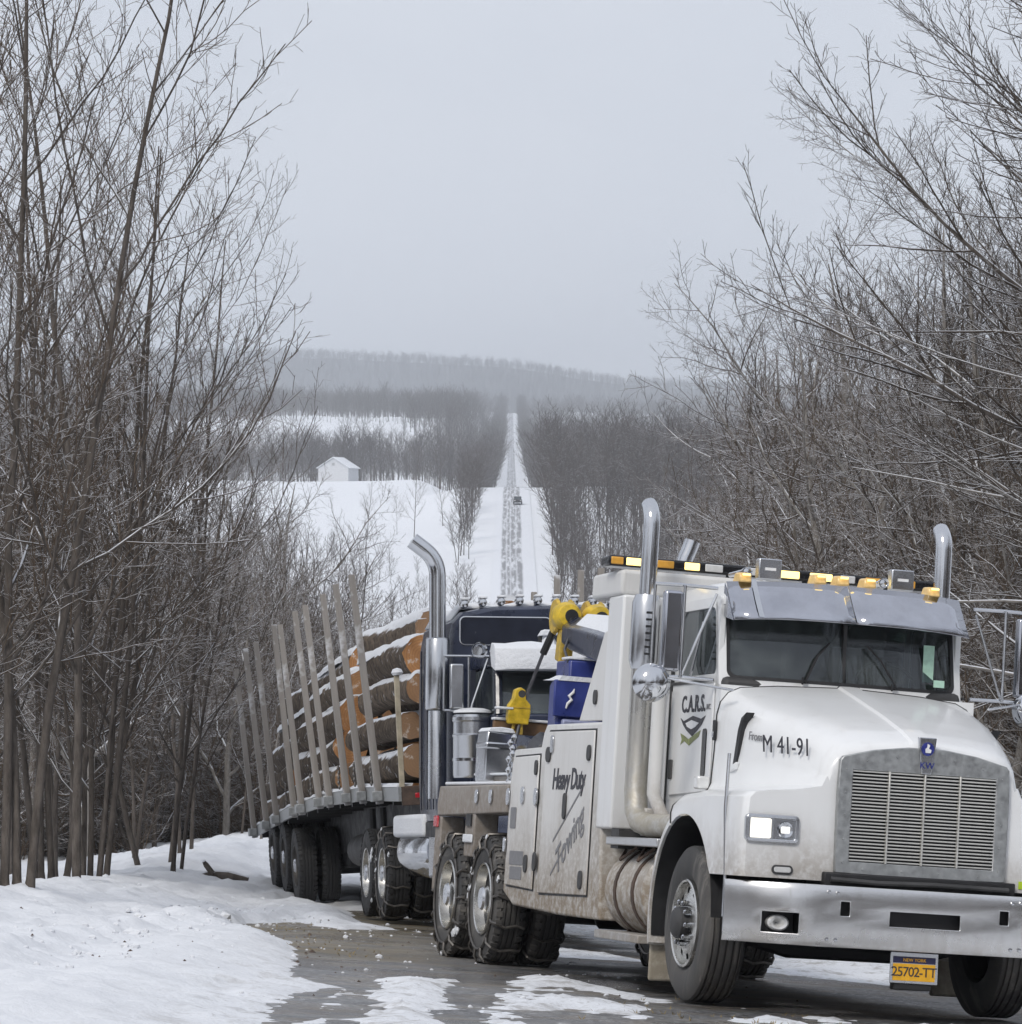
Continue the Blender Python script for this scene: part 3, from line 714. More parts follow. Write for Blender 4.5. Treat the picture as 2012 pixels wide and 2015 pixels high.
# ---- hood with its fenders: one lofted shell
def hw(x): return np.interp(x, [-.30, .3, .8, 1.1, 1.25], [.95, .88, .775, .70, .665])
def htop(x): return np.interp(x, [-.30, .0, .6, 1.0, 1.2, 1.27], [2.20, 2.13, 1.985, 1.875, 1.80, 1.755])
def arch(x, r=.70):
    d = r * r - x * x
    return .56 + math.sqrt(d) if d > 0 else 0
def hood_sec(x, inset=0.0):
    w = float(hw(x)) - inset * .6; zt = float(htop(x)) - inset * .5
    wf = 1.235 - .012 * max(0, (x - .95) / .25) ** 2
    ztop_f = 1.40 + .03 * min(1, max(0, (x + .1) / .5))
    if x < .15: ztop_f = min(ztop_f, max(.95, .56 + math.sqrt(max(.02, .865 ** 2 - (x - .02) ** 2))))
    zb = max(.87, arch(x)) if x < .70 else .87
    if x < -.69: zb = .87
    ztop_f = max(ztop_f, zb + .05)
    wfi = max(w + .02, wf - inset)
    k = min(1, max(0, (x + .75) / .4))
    P = [(0, zt + .018), (.07, zt + .016), (.085, zt), (w * .55, zt - .018), (w - .16, zt - .045), (w - .075, zt - .085), (w - .025, zt - .15), (w - .004, zt - .24)]
    zc = ztop_f + .10
    P += [(w, lerp(zt - .24, zc, .5)), (w + .012, zc + .02), (w + .045, ztop_f + .05), (lerp(w, wfi, .35) + .03, ztop_f + .018), (lerp(w, wfi, .75), ztop_f), (wfi - .05, ztop_f - .015), (wfi - .012, ztop_f - .05)]
    P += [(wfi, lerp(ztop_f - .06, zb, .35)), (wfi, lerp(ztop_f - .06, zb, .7)), (wfi - .002, zb)]
    L_ = [(x, -y, z) for (y, z) in reversed(P)] + [(x, y, z) for (y, z) in P[1:]]
    return L_
xsx = sorted(set([-.30, -.2] + [round(v, 3) for v in np.arange(-.1, 1.16, .05)] + [.71, .69]))
secs = [hood_sec(x) for x in xsx]
secs += [hood_sec(1.19, .006), hood_sec(1.225, .016), hood_sec(1.245, .036)]
m = MB(); m.loft(secs); nsec = len(secs[0]); last = (len(secs) - 1) * nsec
m.f.append(tuple(range(last, last + nsec)))
hood = m.build('hood', 'white_paint', W, angle=38)
# rear quarter of each fender, wrapping the wheel behind the hood line
for s in (-1, 1):
    m = MB(); S = []
    for k in range(15):
        t = R(118 + (196 - 118) * k / 14); ri, ro = .70, .78
        c, si = math.cos(t), math.sin(t)
        S.append([(ri * c, s * .90, .56 + ri * si), (ro * c, s * .90, .56 + ro * si), (ro * c, s * 1.17, .56 + ro * si), ((ri + .05) * c, s * 1.23, .56 + (ri + .05) * si), (ri * c, s * 1.235, .56 + ri * si)])
    m.loft(S, closed=True, cap0=True, cap1=True); m.build('fender', 'white_paint', W)
    m = MB(); S = []
    for k in range(19):
        t = R(2 + 190 * k / 18); S.append([(.69 * math.cos(t), s * .55, .56 + .69 * math.sin(t)), (.69 * math.cos(t), s * 1.22, .56 + .69 * math.sin(t))])
    m.loft(S); m.build('wheel_well', 'black', W)
# hood lines, cowl and side vent
MB().tube([(p[0] - .004, p[1] * 1.001, p[2]) for p in hood_sec(-.30)], .007, 6).build('hood_gap', 'black', W)
for s in (-1, 1):
    lt = MB().box(-.27, -.33, s * (float(hw(-.3)) + .002), s * (float(hw(-.3)) + .018), 1.78, 1.92).build('hood_latch', 'black', W, .006)
    MB().box(-.285, -.315, s * (float(hw(-.3)) + .018), s * (float(hw(-.3)) + .026), 1.80, 1.84).build('latch_handle', 'chrome_dull', lt, .003)
MB().box(-.32, -.30, -.93, .93, 1.5, 2.17).build('cowl', 'white_paint', W)
for s in (-1, 1):
    m = MB(); w0 = lambda x: s * (float(hw(x)) + .004)
    m.prism([(.02, 1.60), (.10, 1.62), (.19, 1.90), (.27, 1.965), (.16, 1.93), (.10, 1.85)], 'y', w0(.1) - s * .05, w0(.1) + s * .012); m.build('hood_vent', 'black', W, .004)
    m = MB(); m.prism([(.0, 1.56), (.12, 1.58), (.145, 1.63), (.02, 1.60)], 'y', w0(.1), w0(.1) + s * .03); m.build('vent_lip', 'white_paint', W, .006)
# lettering on the hood side
hd = Vector((.62, float(hw(.3) - hw(.92)), -.045))
put_text('lettering', 'From', .085, 'lettering_grey', W, (.36, -float(hw(.36)) - .010, 1.80), hd, (0, -.15, 1), shear=.3)
put_text('lettering', 'M 41-91', .165, 'lettering', W, (.80, -float(hw(.80)) - .026, 1.735), (.62, .17, -.03), (0, -.12, 1), space=1.04)

# ---- grille
outer = [(1.288, y, z) for (y, z) in ((-.585, .93), (-.59, 1.2), (-.592, 1.45), (-.585, 1.66), (-.565, 1.685), (-.35, 1.738), (-.12, 1.768), (.12, 1.768), (.35, 1.738), (.565, 1.685), (.585, 1.66), (.592, 1.45), (.59, 1.2), (.585, .93), (.3, .925), (0, .925), (-.3, .925))]
inner = [(1.288, y, z) for (y, z) in ((-.495, 1.005), (-.495, 1.2), (-.495, 1.4), (-.495, 1.56), (-.495, 1.60), (-.33, 1.60), (-.12, 1.60), (.12, 1.60), (.33, 1.60), (.495, 1.60), (.495, 1.56), (.495, 1.4), (.495, 1.2), (.495, 1.005), (.3, 1.005), (0, 1.005), (-.3, 1.005))]
m = MB(); m.ring(outer, inner, (-.045, 0, 0)); m.build('grille_surround', 'galvanised', W, .006)
MB().box(1.247, 1.252, -.52, .52, .98, 1.62).build('radiator', 'black', W)
bar = MB(); bar.prism([(-.013, -.003), (.010, -.0055), (.013, 0), (.010, .0035), (-.013, .004)], 'y', -.495, .495); BAR = bar.mesh('grille_bar', 'grille_metal')
for k in range(27):
    child('grille_bar', BAR, W, (1.274, 0, 1.0165 + k * .0222))
for y in (-.245, 0, .245): MB().box(1.266, 1.298, y - .006, y + .006, 1.003, 1.602).build('grille_divider', 'grille_metal', W, .003)
m = MB()
for (y, z) in [(-.54, z) for z in (1.0, 1.15, 1.3, 1.45, 1.6)] + [(.54, z) for z in (1.0, 1.15, 1.3, 1.45, 1.6)] + [(-.4, 1.66), (-.2, 1.70), (.2, 1.70), (.4, 1.66), (-.4, .96), (-.13, .96), (.13, .96), (.4, .96)]:
    m.lathe([(1.286, .009), (1.292, .006), (1.293, 0)], (0, y, z), 'x', 8)
o = m.build('rivets', 'galvanised', W); o['kind'] = 'stuff'
# badge
bd = MB().prism([(-.062, 1.84), (.062, 1.84), (.052, 1.74), (.034, 1.60), (-.034, 1.60), (-.052, 1.74)], 'x', 1.270, 1.306).build('badge', 'chrome_dull', W, .006)
m = MB(); m.lathe([(1.300, .046), (1.312, .044), (1.314, .0)], (0, 0, 1.765), 'x', 24); m.build('badge_disc', 'badge_blue', bd)
m = MB(); m.prism([(-.018, 1.740), (.018, 1.740), (.022, 1.760), (.004, 1.768), (.012, 1.79), (-.006, 1.80), (-.008, 1.775), (-.02, 1.765)], 'x', 1.315, 1.318); m.build('badge_figure', 'decal_white', bd)
put_text('badge_letters', 'KW', .060, 'badge_blue', bd, (1.309, 0, 1.655), (0, 1, 0), (0, 0, 1))

# ---- bumper: folded sheet with real openings
yb = [-1.27, -1.12, -1.06, -.92, -.84, -.72, -.575, -.515, -.24, .24, .515, .575, .72, .84, .92, 1.06, 1.12, 1.27]
zb = [.452, .485, .53, .58, .61, .70, .72, .80, .845]
def bx(y): return float(np.interp(abs(y), [0, .70, .98, 1.27], [1.415, 1.405, 1.335, 1.13]))
def holes(j, k):
    a, bb = yb[j], yb[j + 1]; c = zb[k]
    if a >= -.24 and bb <= .24 and .61 <= c < .70: return True
    if (a, bb) in ((-.575, -.515), (.515, .575)) and .70 <= c < .72 + .01: return c < .73 and c >= .70
    if ((a >= -1.06 and bb <= -.84) or (a >= .84 and bb <= 1.06)) and .53 <= c < .61: return True
    return False
zb = [.452, .485, .525, .565, .605, .655, .700, .745, .80, .845]
def holes(j, k):
    a, bb = yb[j], yb[j + 1]; c0, c1 = zb[k], zb[k + 1]
    if a >= -.24 and bb <= .24 and c0 >= .605 and c1 <= .70: return True
    if abs(abs(a + bb) / 2 - .545) < .01 and c0 >= .655 and c1 <= .745: return True
    if .84 <= abs(a + bb) / 2 <= 1.06 and c0 >= .525 and c1 <= .655: return True
    return False
m = MB(); V = [(bx(y) - .02 * (abs(z - .65) / .2) ** 4, y, z) for z in zb for y in yb]; n_ = len(yb)
Fq = [(k * n_ + j, k * n_ + j + 1, (k + 1) * n_ + j + 1, (k + 1) * n_ + j) for k in range(len(zb) - 1) for j in range(n_ - 1) if not holes(j, k)]
m.add(V, Fq); bump_o = m.build('bumper', 'bumper_metal', W, solid=.02, angle=50)
md = bump_o.modifiers.new('bevel', 'BEVEL'); md.width = .006; md.segments = 2; md.limit_method = 'ANGLE'; md.angle_limit = R(50)
MB().box(1.06, 1.34, -.80, .80, .47, .83).build('bumper_mount', 'black', W, .01)
for s in (-1, 1):
    MB().box(1.10, 1.22, s * .82, s * 1.10, .50, .68).build('fog_light_box', 'black', W, .01)
    m = MB(); m.lathe([(1.20, .002), (1.255, .03), (1.262, .045), (1.25, .055), (1.20, .056)], (0, 0, 0), 'x', 24)
    for i, v in enumerate(m.v): m.v[i] = (v[0] + .02, v[1] * 1.35 + s * .945, v[2] * .92 + .585)
    m.build('fog_light', 'lens_clear', W)
    m = MB()
    for (y, z) in ((.60, .80), (.66, .805), (.60, .50), (.66, .502)): m.lathe([(1.40, .014), (1.418, .011), (1.42, 0)], (0, s * y, z), 'x', 10)
    o = m.build('bolts', 'chrome_dull', W); o['kind'] = 'stuff'
# dark gap between bumper and grille with hoses
m = MB(); m.box(1.12, 1.30, -.66, .66, .84, .93); m.build('radiator_support', 'black', W, .01)
m = MB(); m.tube([(1.31, -.62, .885), (1.325, -.3, .875), (1.32, .1, .885), (1.325, .6, .88)], .018, 8); m.build('hose', 'charcoal', W)
# number plate hung below the bumper
pl = MB().box(1.335, 1.342, -.195, .135, .245, .445).build('number_plate_frame', 'chrome_dull', W, .006)
MB().box(1.343, 1.346, -.175, .115, .262, .372).build('number_plate', 'plate_yellow', pl, .002)
MB().box(1.343, 1.3465, -.175, .115, .376, .418).build('number_plate_band', 'plate_navy', pl, .001)
put_text('plate_number', '25702-TT', .088, 'lettering', pl, (1.348, -.03, .318), (0, 1, 0), (0, 0, 1), space=.86, extrude=.001)
put_text('plate_state', 'NEW YORK', .030, 'plate_yellow', pl, (1.3485, -.03, .396), (0, 1, 0), (0, 0, 1), extrude=.001)
MB().box(1.25, 1.33, -.16, .10, .20, .46).build('plate_bracket', 'black', W, .01)

# ---- headlights and fender lamps
for s in (-1, 1):
    ya, yb_ = s * .845, s * 1.185; mid = (ya + yb_) / 2; hh = abs(ya - yb_) / 2
    rr_o = rrect(mid, 1.185, hh + .012, .090, .03, 6); rr_i = rrect(mid, 1.185, hh - .018, .066, .012, 6)
    def fx(y): return 1.262
    m = MB(); m.ring([(fx(y) + .004, y, z) for y, z in rr_o], [(fx(y) + .010, y, z) for y, z in rr_i], (-.07, 0, 0))
    hl = m.build('headlight', 'chrome_dull', W, .006)
    MB().box(1.247, 1.2505, min(ya, yb_) - 0.0, max(ya, yb_), 1.105, 1.265).build('headlight_housing', 'chrome', hl)
    k = s * 1.02
    MB().box(1.249, 1.262, k + s * .004, k + s * .142, 1.122, 1.248).build('low_beam', 'headlight_lit', hl, .012, 3)
    MB().box(1.249, 1.264, k - s * .012, k + s * .002, 1.115, 1.255).build('headlight_divider', 'chrome_dull', hl)
    m = MB(); m.lathe([(1.251, .055), (1.262, .05), (1.256, .03), (1.252, .0)], (0, s * .925, 1.182), 'x', 20); m.build('high_beam', 'chrome', hl)
    MB().box(1.252, 1.264, s * .895, s * .955, 1.158, 1.202).build('high_beam_bulb', 'headlight_glow', hl, .012)
    m = MB(); m.ring([(1.254, y, z) for y, z in rrect(s * .93, .925, .072, .030, .028, 6)], [(1.256, y, z) for y, z in rrect(s * .93, .925, .058, .018, .016, 6)], (-.012, 0, 0))
    mk_l = m.build('marker_lamp', 'charcoal', W, .002)
    MB().prism(rrect(s * .93, .925, .058, .018, .016, 6), 'x', 1.245, 1.256).build('marker_lens', 'lens_clear', mk_l, .003)
MB().box(1.246, 1.25, .70, .93, .895, .945).build('sticker', 'sticker_lime', W)
# fender edge trim rod and turn signal
MB().tube([(.95, -1.215, .60), (.97, -1.225, .9), (.93, -1.235, 1.3), (.90, -1.22, 1.66)], .012, 8).build('fender_rod', 'chrome_dull', W)
MB().tube([(.98, -1.22, .50), (.99, -1.225, .75), (.96, -1.225, .90)], .008, 8).build('fender_wire', 'chrome_dull', W)

# ---- cab
CH = .905
m = MB(); m.prism([(-.36, 1.12), (-.36, 2.17), (-1.86, 2.17), (-1.86, 1.12)], 'y', -CH, CH); m.build('cab', 'white_paint', W, .03, 3)
def zr(y): return 2.94 - .05 * (y / .92) ** 2
m = MB(); S = []
for x, dz, sh in ((-.47, -.06, .03), (-.50, -.025, .01), (-.60, .0, 0), (-1.1, .015, 0), (-1.74, .0, 0), (-1.83, -.03, .012), (-1.87, -.09, .03)):
    q = .885 - sh
    S.append([(x, -q, 2.74), (x, -q, 2.80 + dz * .3), (x, -q + .03, zr(q) - .02 + dz), (x, -q + .10, zr(q) + .012 + dz), (x, -q * .5, zr(q * .5) + dz), (x, 0, zr(0) + dz), (x, q * .5, zr(q * .5) + dz), (x, q - .10, zr(q) + .012 + dz), (x, q - .03, zr(q) - .02 + dz), (x, q, 2.80 + dz * .3), (x, q, 2.74)])
m.loft(S, cap0=True, cap1=True); m.build('cab_roof', 'white_paint', W)
# windscreen frame: curved sheet with an opening, and its two panes
def wsx(y, z): return -.385 - (z - 2.2) * .22 - .10 * (abs(y) / .93) ** 2.4
O = rrect(0, 2.475, .895, .315, .03, 12); I = rrect(0, 2.475, .835, .245, .06, 12)
def dens(P, k=2):
    out = []
    for (a, b_) in zip(P, P[1:] + P[:1]): out += [(a[0] + (b_[0] - a[0]) * t / k, a[1] + (b_[1] - a[1]) * t / k) for t in range(k)]
    return out
O, I = dens(O, 6), dens(I, 6)
m = MB(); m.ring([(wsx(y, z), y, z) for y, z in O], [(wsx(y, z) + .004, y, z) for y, z in I], (-.05, 0, 0)); m.build('windscreen_frame', 'white_paint', W)
m = MB(); m.ring([(wsx(y, z) + .007, y, z) for y, z in dens(rrect(0, 2.475, .842, .252, .06, 12), 6)], [(wsx(y, z) + .003, y, z) for y, z in dens(rrect(0, 2.475, .818, .228, .05, 12), 6)], (-.02, 0, 0)); m.build('windscreen_seal', 'black', W)
for s in (-1, 1):
    m = MB(); Y_ = np.linspace(0 + .012, .825, 9) * s; Z_ = np.linspace(2.24, 2.71, 4)
    m.loft([[(wsx(y, z) - .012, y, z) for z in Z_] for y in Y_]); m.build('windscreen', 'glass', W)
MB().box(wsx(0, 2.475) - .02, wsx(0, 2.475) + .012, -.012, .012, 2.235, 2.72).build('windscreen_post', 'charcoal', W)
MB().box(-.405, -.400, .66, .74, 2.265, 2.315).build('sticker', 'sticker_mint', W)
# interior
m = MB(); m.box(-.42, -.75, -.88, .88, 2.10, 2.235); m.build('dashboard', 'charcoal', W, .04)
for y in (-.45, .45):
    st = MB().box(-1.15, -1.35, y - .27, y + .27, 2.0, 2.55).build('seat', 'seat_cloth', W, .05)
    MB().box(-1.18, -1.32, y - .14, y + .14, 2.55, 2.72).build('head_rest', 'seat_cloth', st, .04)
m = MB(); P = [(-.80 - .10 * math.sin(t) * .5, .45 + .23 * math.cos(t), 2.24 + .20 * math.sin(t)) for t in np.linspace(0, 2 * PI, 25)]
m.tube(P, .016, 8, cap=False); m.build('steering_wheel', 'black', W)
MB().box(-1.55, -1.60, -.9, .9, 2.1, 2.8).build('cab_back_lining', 'charcoal', W)
MB().box(-.47, -.475, .60, .68, 2.30, 2.56).build('papers', 'sticker_mint', W)
# pillars and side window frames with doors
for s in (-1, 1):
    y = s * .895
    outer = rrect(-1.19, 2.475, .67, .325, .03, 8); inner = [(x, z) for x, z in rrect(-1.0, 2.49, .455, .235, .06, 8)]
    inner = [(x + (.10 * (z - 2.25) / .5 * -1 if x > -.78 else 0), z) for x, z in inner]
    m = MB(); m.ring([(x, y, z) for x, z in outer], [(x, y, z) for x, z in inner], (0, -s * .04, 0)); m.build('cab_side', 'white_paint', W, .004)
    # rear quarter panel closes the cab behind the door
    pane = MB().prism([(p[0], p[1]) for p in inner], 'y', y - s * .020, y - s * .026).build('door_window', 'glass_dark', W)
    dr = MB().prism([(-.36, 1.30), (-.36, 2.185), (-1.33, 2.20), (-1.33, 1.42), (-1.28, 1.36), (-.9, 1.36), (-.55, 1.60), (-.45, 1.62)] if False else [(-.50, 1.47), (-.50, 2.19), (-1.50, 2.20), (-1.50, 1.44), (-1.45, 1.40), (-.57, 1.43)], 'y', s * (CH + .001), s * (CH + .016)).build('door', 'white_paint', W, .01)
    MB().box(-1.39, -1.47, s * .922, s * .935, 1.52, 1.66).build('door_handle', 'charcoal', dr, .01)
    MB().prism(rrect(-.645, 1.70, .048, .17, .03, 6), 'y', s * .915, s * .928).build('peep_window', 'black_gloss', dr, .003)
    MB().box(-.50, -1.51, s * .922, s * .932, 2.195, 2.215).build('belt_trim', 'charcoal', dr)
    m = MB(); m.tube([(-1.07, s * .925, 2.25), (-.79, s * .935, 2.62)], .010, 6); m.build('window_bar', 'chrome_dull', W)
    bl = MB().box(-.30, -.40, s * .97, s * 1.06, 1.44, 1.53).build('turn_signal', 'lens_clear', W, .012)
    MB().box(-1.59, -1.57, s * .906, s * .915, 1.3, 2.75).build('door_seam', 'charcoal', W)
    MB().tube([(-1.63, s * .90, 1.35), (-1.63, s * .97, 1.38), (-1.63, s * .97, 2.15), (-1.63, s * .90, 2.18)], .014, 8).build('grab_handle', 'chrome', W)
# door lettering on the visible side
D = next(o for o in bpy.data.objects if o.name.startswith('door') and o.parent == W and o.type == 'MESH' and o.name.split('.')[0] == 'door')
put_text('lettering', 'C.A.R.S.', .165, 'lettering', D, (-.95, -.9235, 2.045), (1, 0, 0), (0, 0, 1), space=1.05, bold=.02)
put_text('lettering', 'INC', .055, 'lettering_grey', D, (-.59, -.9235, 2.02), (1, 0, 0), (0, 0, 1))
m = MB(); m.prism([(-1.08, 1.955), (-1.00, 1.93), (-.78, 1.965), (-.58, 1.94), (-.48, 1.96), (-.56, 1.90), (-.66, 1.86), (-.78, 1.82), (-.92, 1.865), (-1.0, 1.90)], 'y', -.922, -.925); m.v = [(a - .17, b_, c_) for a, b_, c_ in m.v]; m.build('door_emblem', 'lettering', D)
m = MB(); m.prism([(-.94, 1.915), (-.80, 1.935), (-.62, 1.912), (-.70, 1.885), (-.80, 1.87), (-.90, 1.89)], 'y', -.925, -.928); m.v = [(a - .17, b_, c_) for a, b_, c_ in m.v]; m.build('emblem_panel', 'decal_white', D)
m = MB(); m.prism([(-1.06, 1.845), (-.98, 1.83), (-.86, 1.80), (-.70, 1.835), (-.58, 1.86), (-.62, 1.815), (-.74, 1.785), (-.84, 1.755), (-.96, 1.79), (-1.05, 1.765), (-1.02, 1.80)], 'y', -.922, -.925); m.v = [(a - .17, b_, c_) for a, b_, c_ in m.v]; m.build('emblem_ribbon', 'decal_green', D)
# sun visor
def vx(y, t): return lerp(-.44, -.20, t) - .10 * (abs(y) / .9) ** 2.6
for (a, b_, nm) in ((-.865, 0, 0), (0, .865, 1)):
    m = MB(); S = []
    for y in np.linspace(a + (.004 if nm else 0), b_ - (0 if nm else .004), 8):
        S.append([(vx(y, t), y, 2.925 - .275 * t - .010 * math.sin(PI * t) - .03 * (abs(y) / .9) ** 3) for t in (0, .25, .5, .75, 1)])
    m.loft(S); m.build('sun_visor', 'steel_flaps', W, solid=.008)
for s in (-1, 1):
    m = MB(); m.prism([(-.545, 2.89), (-.30, 2.62), (-.56, 2.66)], 'y', s * .865, s * .871); m.build('visor_end', 'steel_flaps', W)
MB().box(-.455, -.20, -.006, .006, 2.65, 2.662).build('visor_bracket', 'chrome_dull', W)
m = MB(); m.loft([[(vx(y, t) + .009, y, 2.925 - .275 * t - .010 * math.sin(PI * t) + .002) for t in (0, .5, 1)] for y in (-.70, -.665)]); m.build('visor_strip', 'chrome', W)
# wipers
for y0, y1 in ((-.30, -.12), (.36, .16)):
    m = MB(); m.tube([(-.36, y0, 2.225), (-.375, y0 + .01, 2.25), (-.40, lerp(y0, y1, .5), 2.42), (-.42, y1, 2.52)], .008, 6)
    m.tube([(-.34, y0 - .03, 2.215), (-.37, y0 - .02, 2.26)], .008, 6)
    m.build('wiper', 'black', W)
# roof markers, horns, work lights
for y in (-.74, -.19, -.02, .18, .66):
    z = zr(y)
    o = MB().prism([(-.47, 0), (-.49, .04), (-.60, .045), (-.66, 0)], 'y', y - .045, y + .045)
    z += .028; o.v = [(a, b_, c + z - .034 if c < .001 else c + z - .006) for a, b_, c in o.v]
    mo = o.build('roof_marker', 'amber_marker', W, .012)
    MB().box(-.455, -.470, y - .028, y + .028, z + .012, z + .026).build('marker_bulb', 'amber_lit', mo, .003)
for y in (-.44, .56):
    o = MB().box(-.86, -.95, y - .085, y + .085, 2.965, 3.115).build('work_light', 'chrome_dull', W, .008)
    MB().box(-.852, -.86, y - .04, y + .04, 3.03, 3.05).build('work_light_label', 'decal_white', o)
for y in (-.66, .36):
    m = MB(); m.lathe([(-.705, .0), (-.715, .026), (-.70, .038), (-.74, .034), (-.80, .024), (-1.1, .018)], (0, y, 2.995), 'x', 16); m.build('air_horn', 'chrome', W)
# mirrors
for s in (-1, 1):
    dy = 0 if s < 0 else .085
    mr = MB().box(-.41, -.49, s * (1.20 + dy), s * (1.335 + dy), 2.24, 2.80).build('mirror', 'steel_flaps', W, .02, 3)
    MB().box(-.492, -.496, s * (1.215 + dy), s * (1.32 + dy), 2.27, 2.77).build('mirror_glass', 'chrome', mr)
    m = MB()
    for z in (2.84, 2.20):
        m.tube([(-.44, s * .95, z), (-.45, s * 1.20, z + .005), (-.45, s * 1.40, z)], .013, 8)
    m.tube([(-.43, s * 1.19, 2.20), (-.43, s * 1.19, 2.84)], .011, 8); m.tube([(-.45, s * 1.40, 2.20), (-.45, s * 1.40, 2.84)], .011, 8)
    m.tube([(-.42, s * .96, 2.80), (-.44, s * 1.18, 2.22)], .010, 8)
    m.tube([(-.02, s * .93, 2.12), (-.44, s * 1.38, 2.20)], .009, 8)
    m.build('mirror_bracket', 'chrome_dull', mr)
    m = MB(); m.lathe([(-.32, .0), (-.325, .06), (-.345, .10), (-.385, .128), (-.42, .135), (-.43, .13)], (0, s * 1.40, 2.15), 'x', 24); m.build('convex_mirror', 'chrome', mr)

# ---- exhaust stacks
for s in (-1, 1):
    y = s * 1.13; x = -1.58
    m = MB(); m.tube([(-.62, s * .98, 1.20), (-.95, s * 1.03, 1.18), (-1.28, s * 1.09, 1.175), (-1.45, s * 1.12, 1.20), (-1.54, s * 1.13, 1.28), (x, y, 1.42), (x, y, 1.8), (x, y, 2.32)], .085, 18)
    st = m.build('exhaust_pipe', 'stack_lower', W)
    m = MB(); m.tube([(x, y, 2.30), (x, y, 2.36), (x, y, 2.78), (x, y, 2.84)], [.088, .108, .108, .088], 20); hsld = m.build('heat_shield', 'chrome_dull', st)
    for k in range(7): MB().box(x + .106, x + .112, y - .03 + 0 * k, y + .03, 2.40 + k * .05, 2.415 + k * .05).build('shield_slot', 'black', hsld)
    m = MB(); P = [(x, y, 2.82), (x, y, 3.1), (x, y, 3.36)] + [(x - .16 * (1 - math.cos(t)), y, 3.36 + .16 * math.sin(t)) for t in np.linspace(.2, 1.1, 6)]
    m.tube(P, .062, 18); m.build('exhaust_stack', 'chrome', st)
    MB().box(-1.52, -1.40, s * .97, s * 1.10, 1.10, 1.30).build('exhaust_bracket', 'white_body', st, .01)
    MB().tube([(-1.30, s * 1.0, 1.24), (-1.36, s * 1.06, 1.40), (-1.36, s * 1.06, 2.2)], .05, 12).build('intake_pipe', 'white_body', W)

# ---- tall cabinet behind the cab and light bar pylon
MB().box(-1.93, -2.33, -1.21, 1.21, 1.14, 2.86).build('cabinet', 'white_paint', W, .02, 3)
MB().box(-1.98, -2.80, -1.22, 1.22, 2.862, 3.05).build('light_bar_pylon', 'white_body', W, .03, 3)
MB().box(-2.333, -2.35, -1.17, 1.17, 1.16, 2.84).build('cabinet_gap', 'black', W)
lb = MB().box(-2.06, -2.30, -1.30, 1.30, 3.075, 3.155).build('light_bar', 'black_gloss', W, .02)
for y in (-.95, -.3, .3, .95): MB().box(-2.12, -2.24, y - .04, y + .04, 3.045, 3.08).build('light_bar_foot', 'black', lb)
for (a, b_, mt) in ((-1.285, -1.19, 'amber_lens'), (-1.17, -.96, 'amber_lit'), (-.93, -.80, 'amber_lens'), (-.72, -.60, 'amber_lit'), (-.56, -.42, 'lens_clear'), (-.26, -.12, 'lens_clear'), (-.02, .18, 'amber_lit'), (.26, .44, 'amber_lit'), (.5, .62, 'lens_clear'), (.70, .86, 'amber_lens'), (.9, 1.1, 'amber_lens')):
    MB().box(-2.055, -2.10, a, b_, 3.088, 3.143).build('light_module', mt, lb, .008)

# ---- fuel tanks, steps, mud flap
for s in (-1, 1):
    m = MB(); m.lathe([(-1.02, 0), (-1.02, .27), (-1.05, .315), (-2.02, .315), (-2.05, .27), (-2.05, 0)], (0, s * .88, .70), 'x', 32); tk = m.build('fuel_tank', 'white_body', W)
    for x in (-1.28, -1.74):
        m = MB(); m.lathe([(x - .03, .317), (x - .03, .325), (x + .03, .325), (x + .03, .317)], (0, s * .88, .70), 'x', 32); m.build('tank_strap', 'rust_steel', tk)
        m = MB(); m.tube([(x + .12, s * 1.08, 1.02), (x, s * 1.17, .92)], .012, 6); m.tube([(x - .12, s * 1.08, 1.02), (x, s * 1.17, .92)], .012, 6); m.build('tank_hanger', 'rust_steel', tk)
    MB().box(-.68, -2.0, s * .70, s * 1.215, 1.025, 1.085).build('step', 'aluminium', W, .008)
    MB().box(-.95, -2.1, s * .98, s * 1.235, .345, .405).build('step', 'aluminium', W, .008)
    for x in (-1.05, -1.95): MB().box(x, x + .04, s * 1.0, s * 1.03, .40, .6).build('step_hanger', 'rust_steel', W)
    MB().box(-.74, -.775, s * .88, s * 1.20, .10, .98).build('mud_flap', 'mud_flap', W, .02)
    MB().box(-1.75, -1.95, s * .55, s * 1.19, 1.0, 1.14).build('cabinet_base', 'charcoal', W)

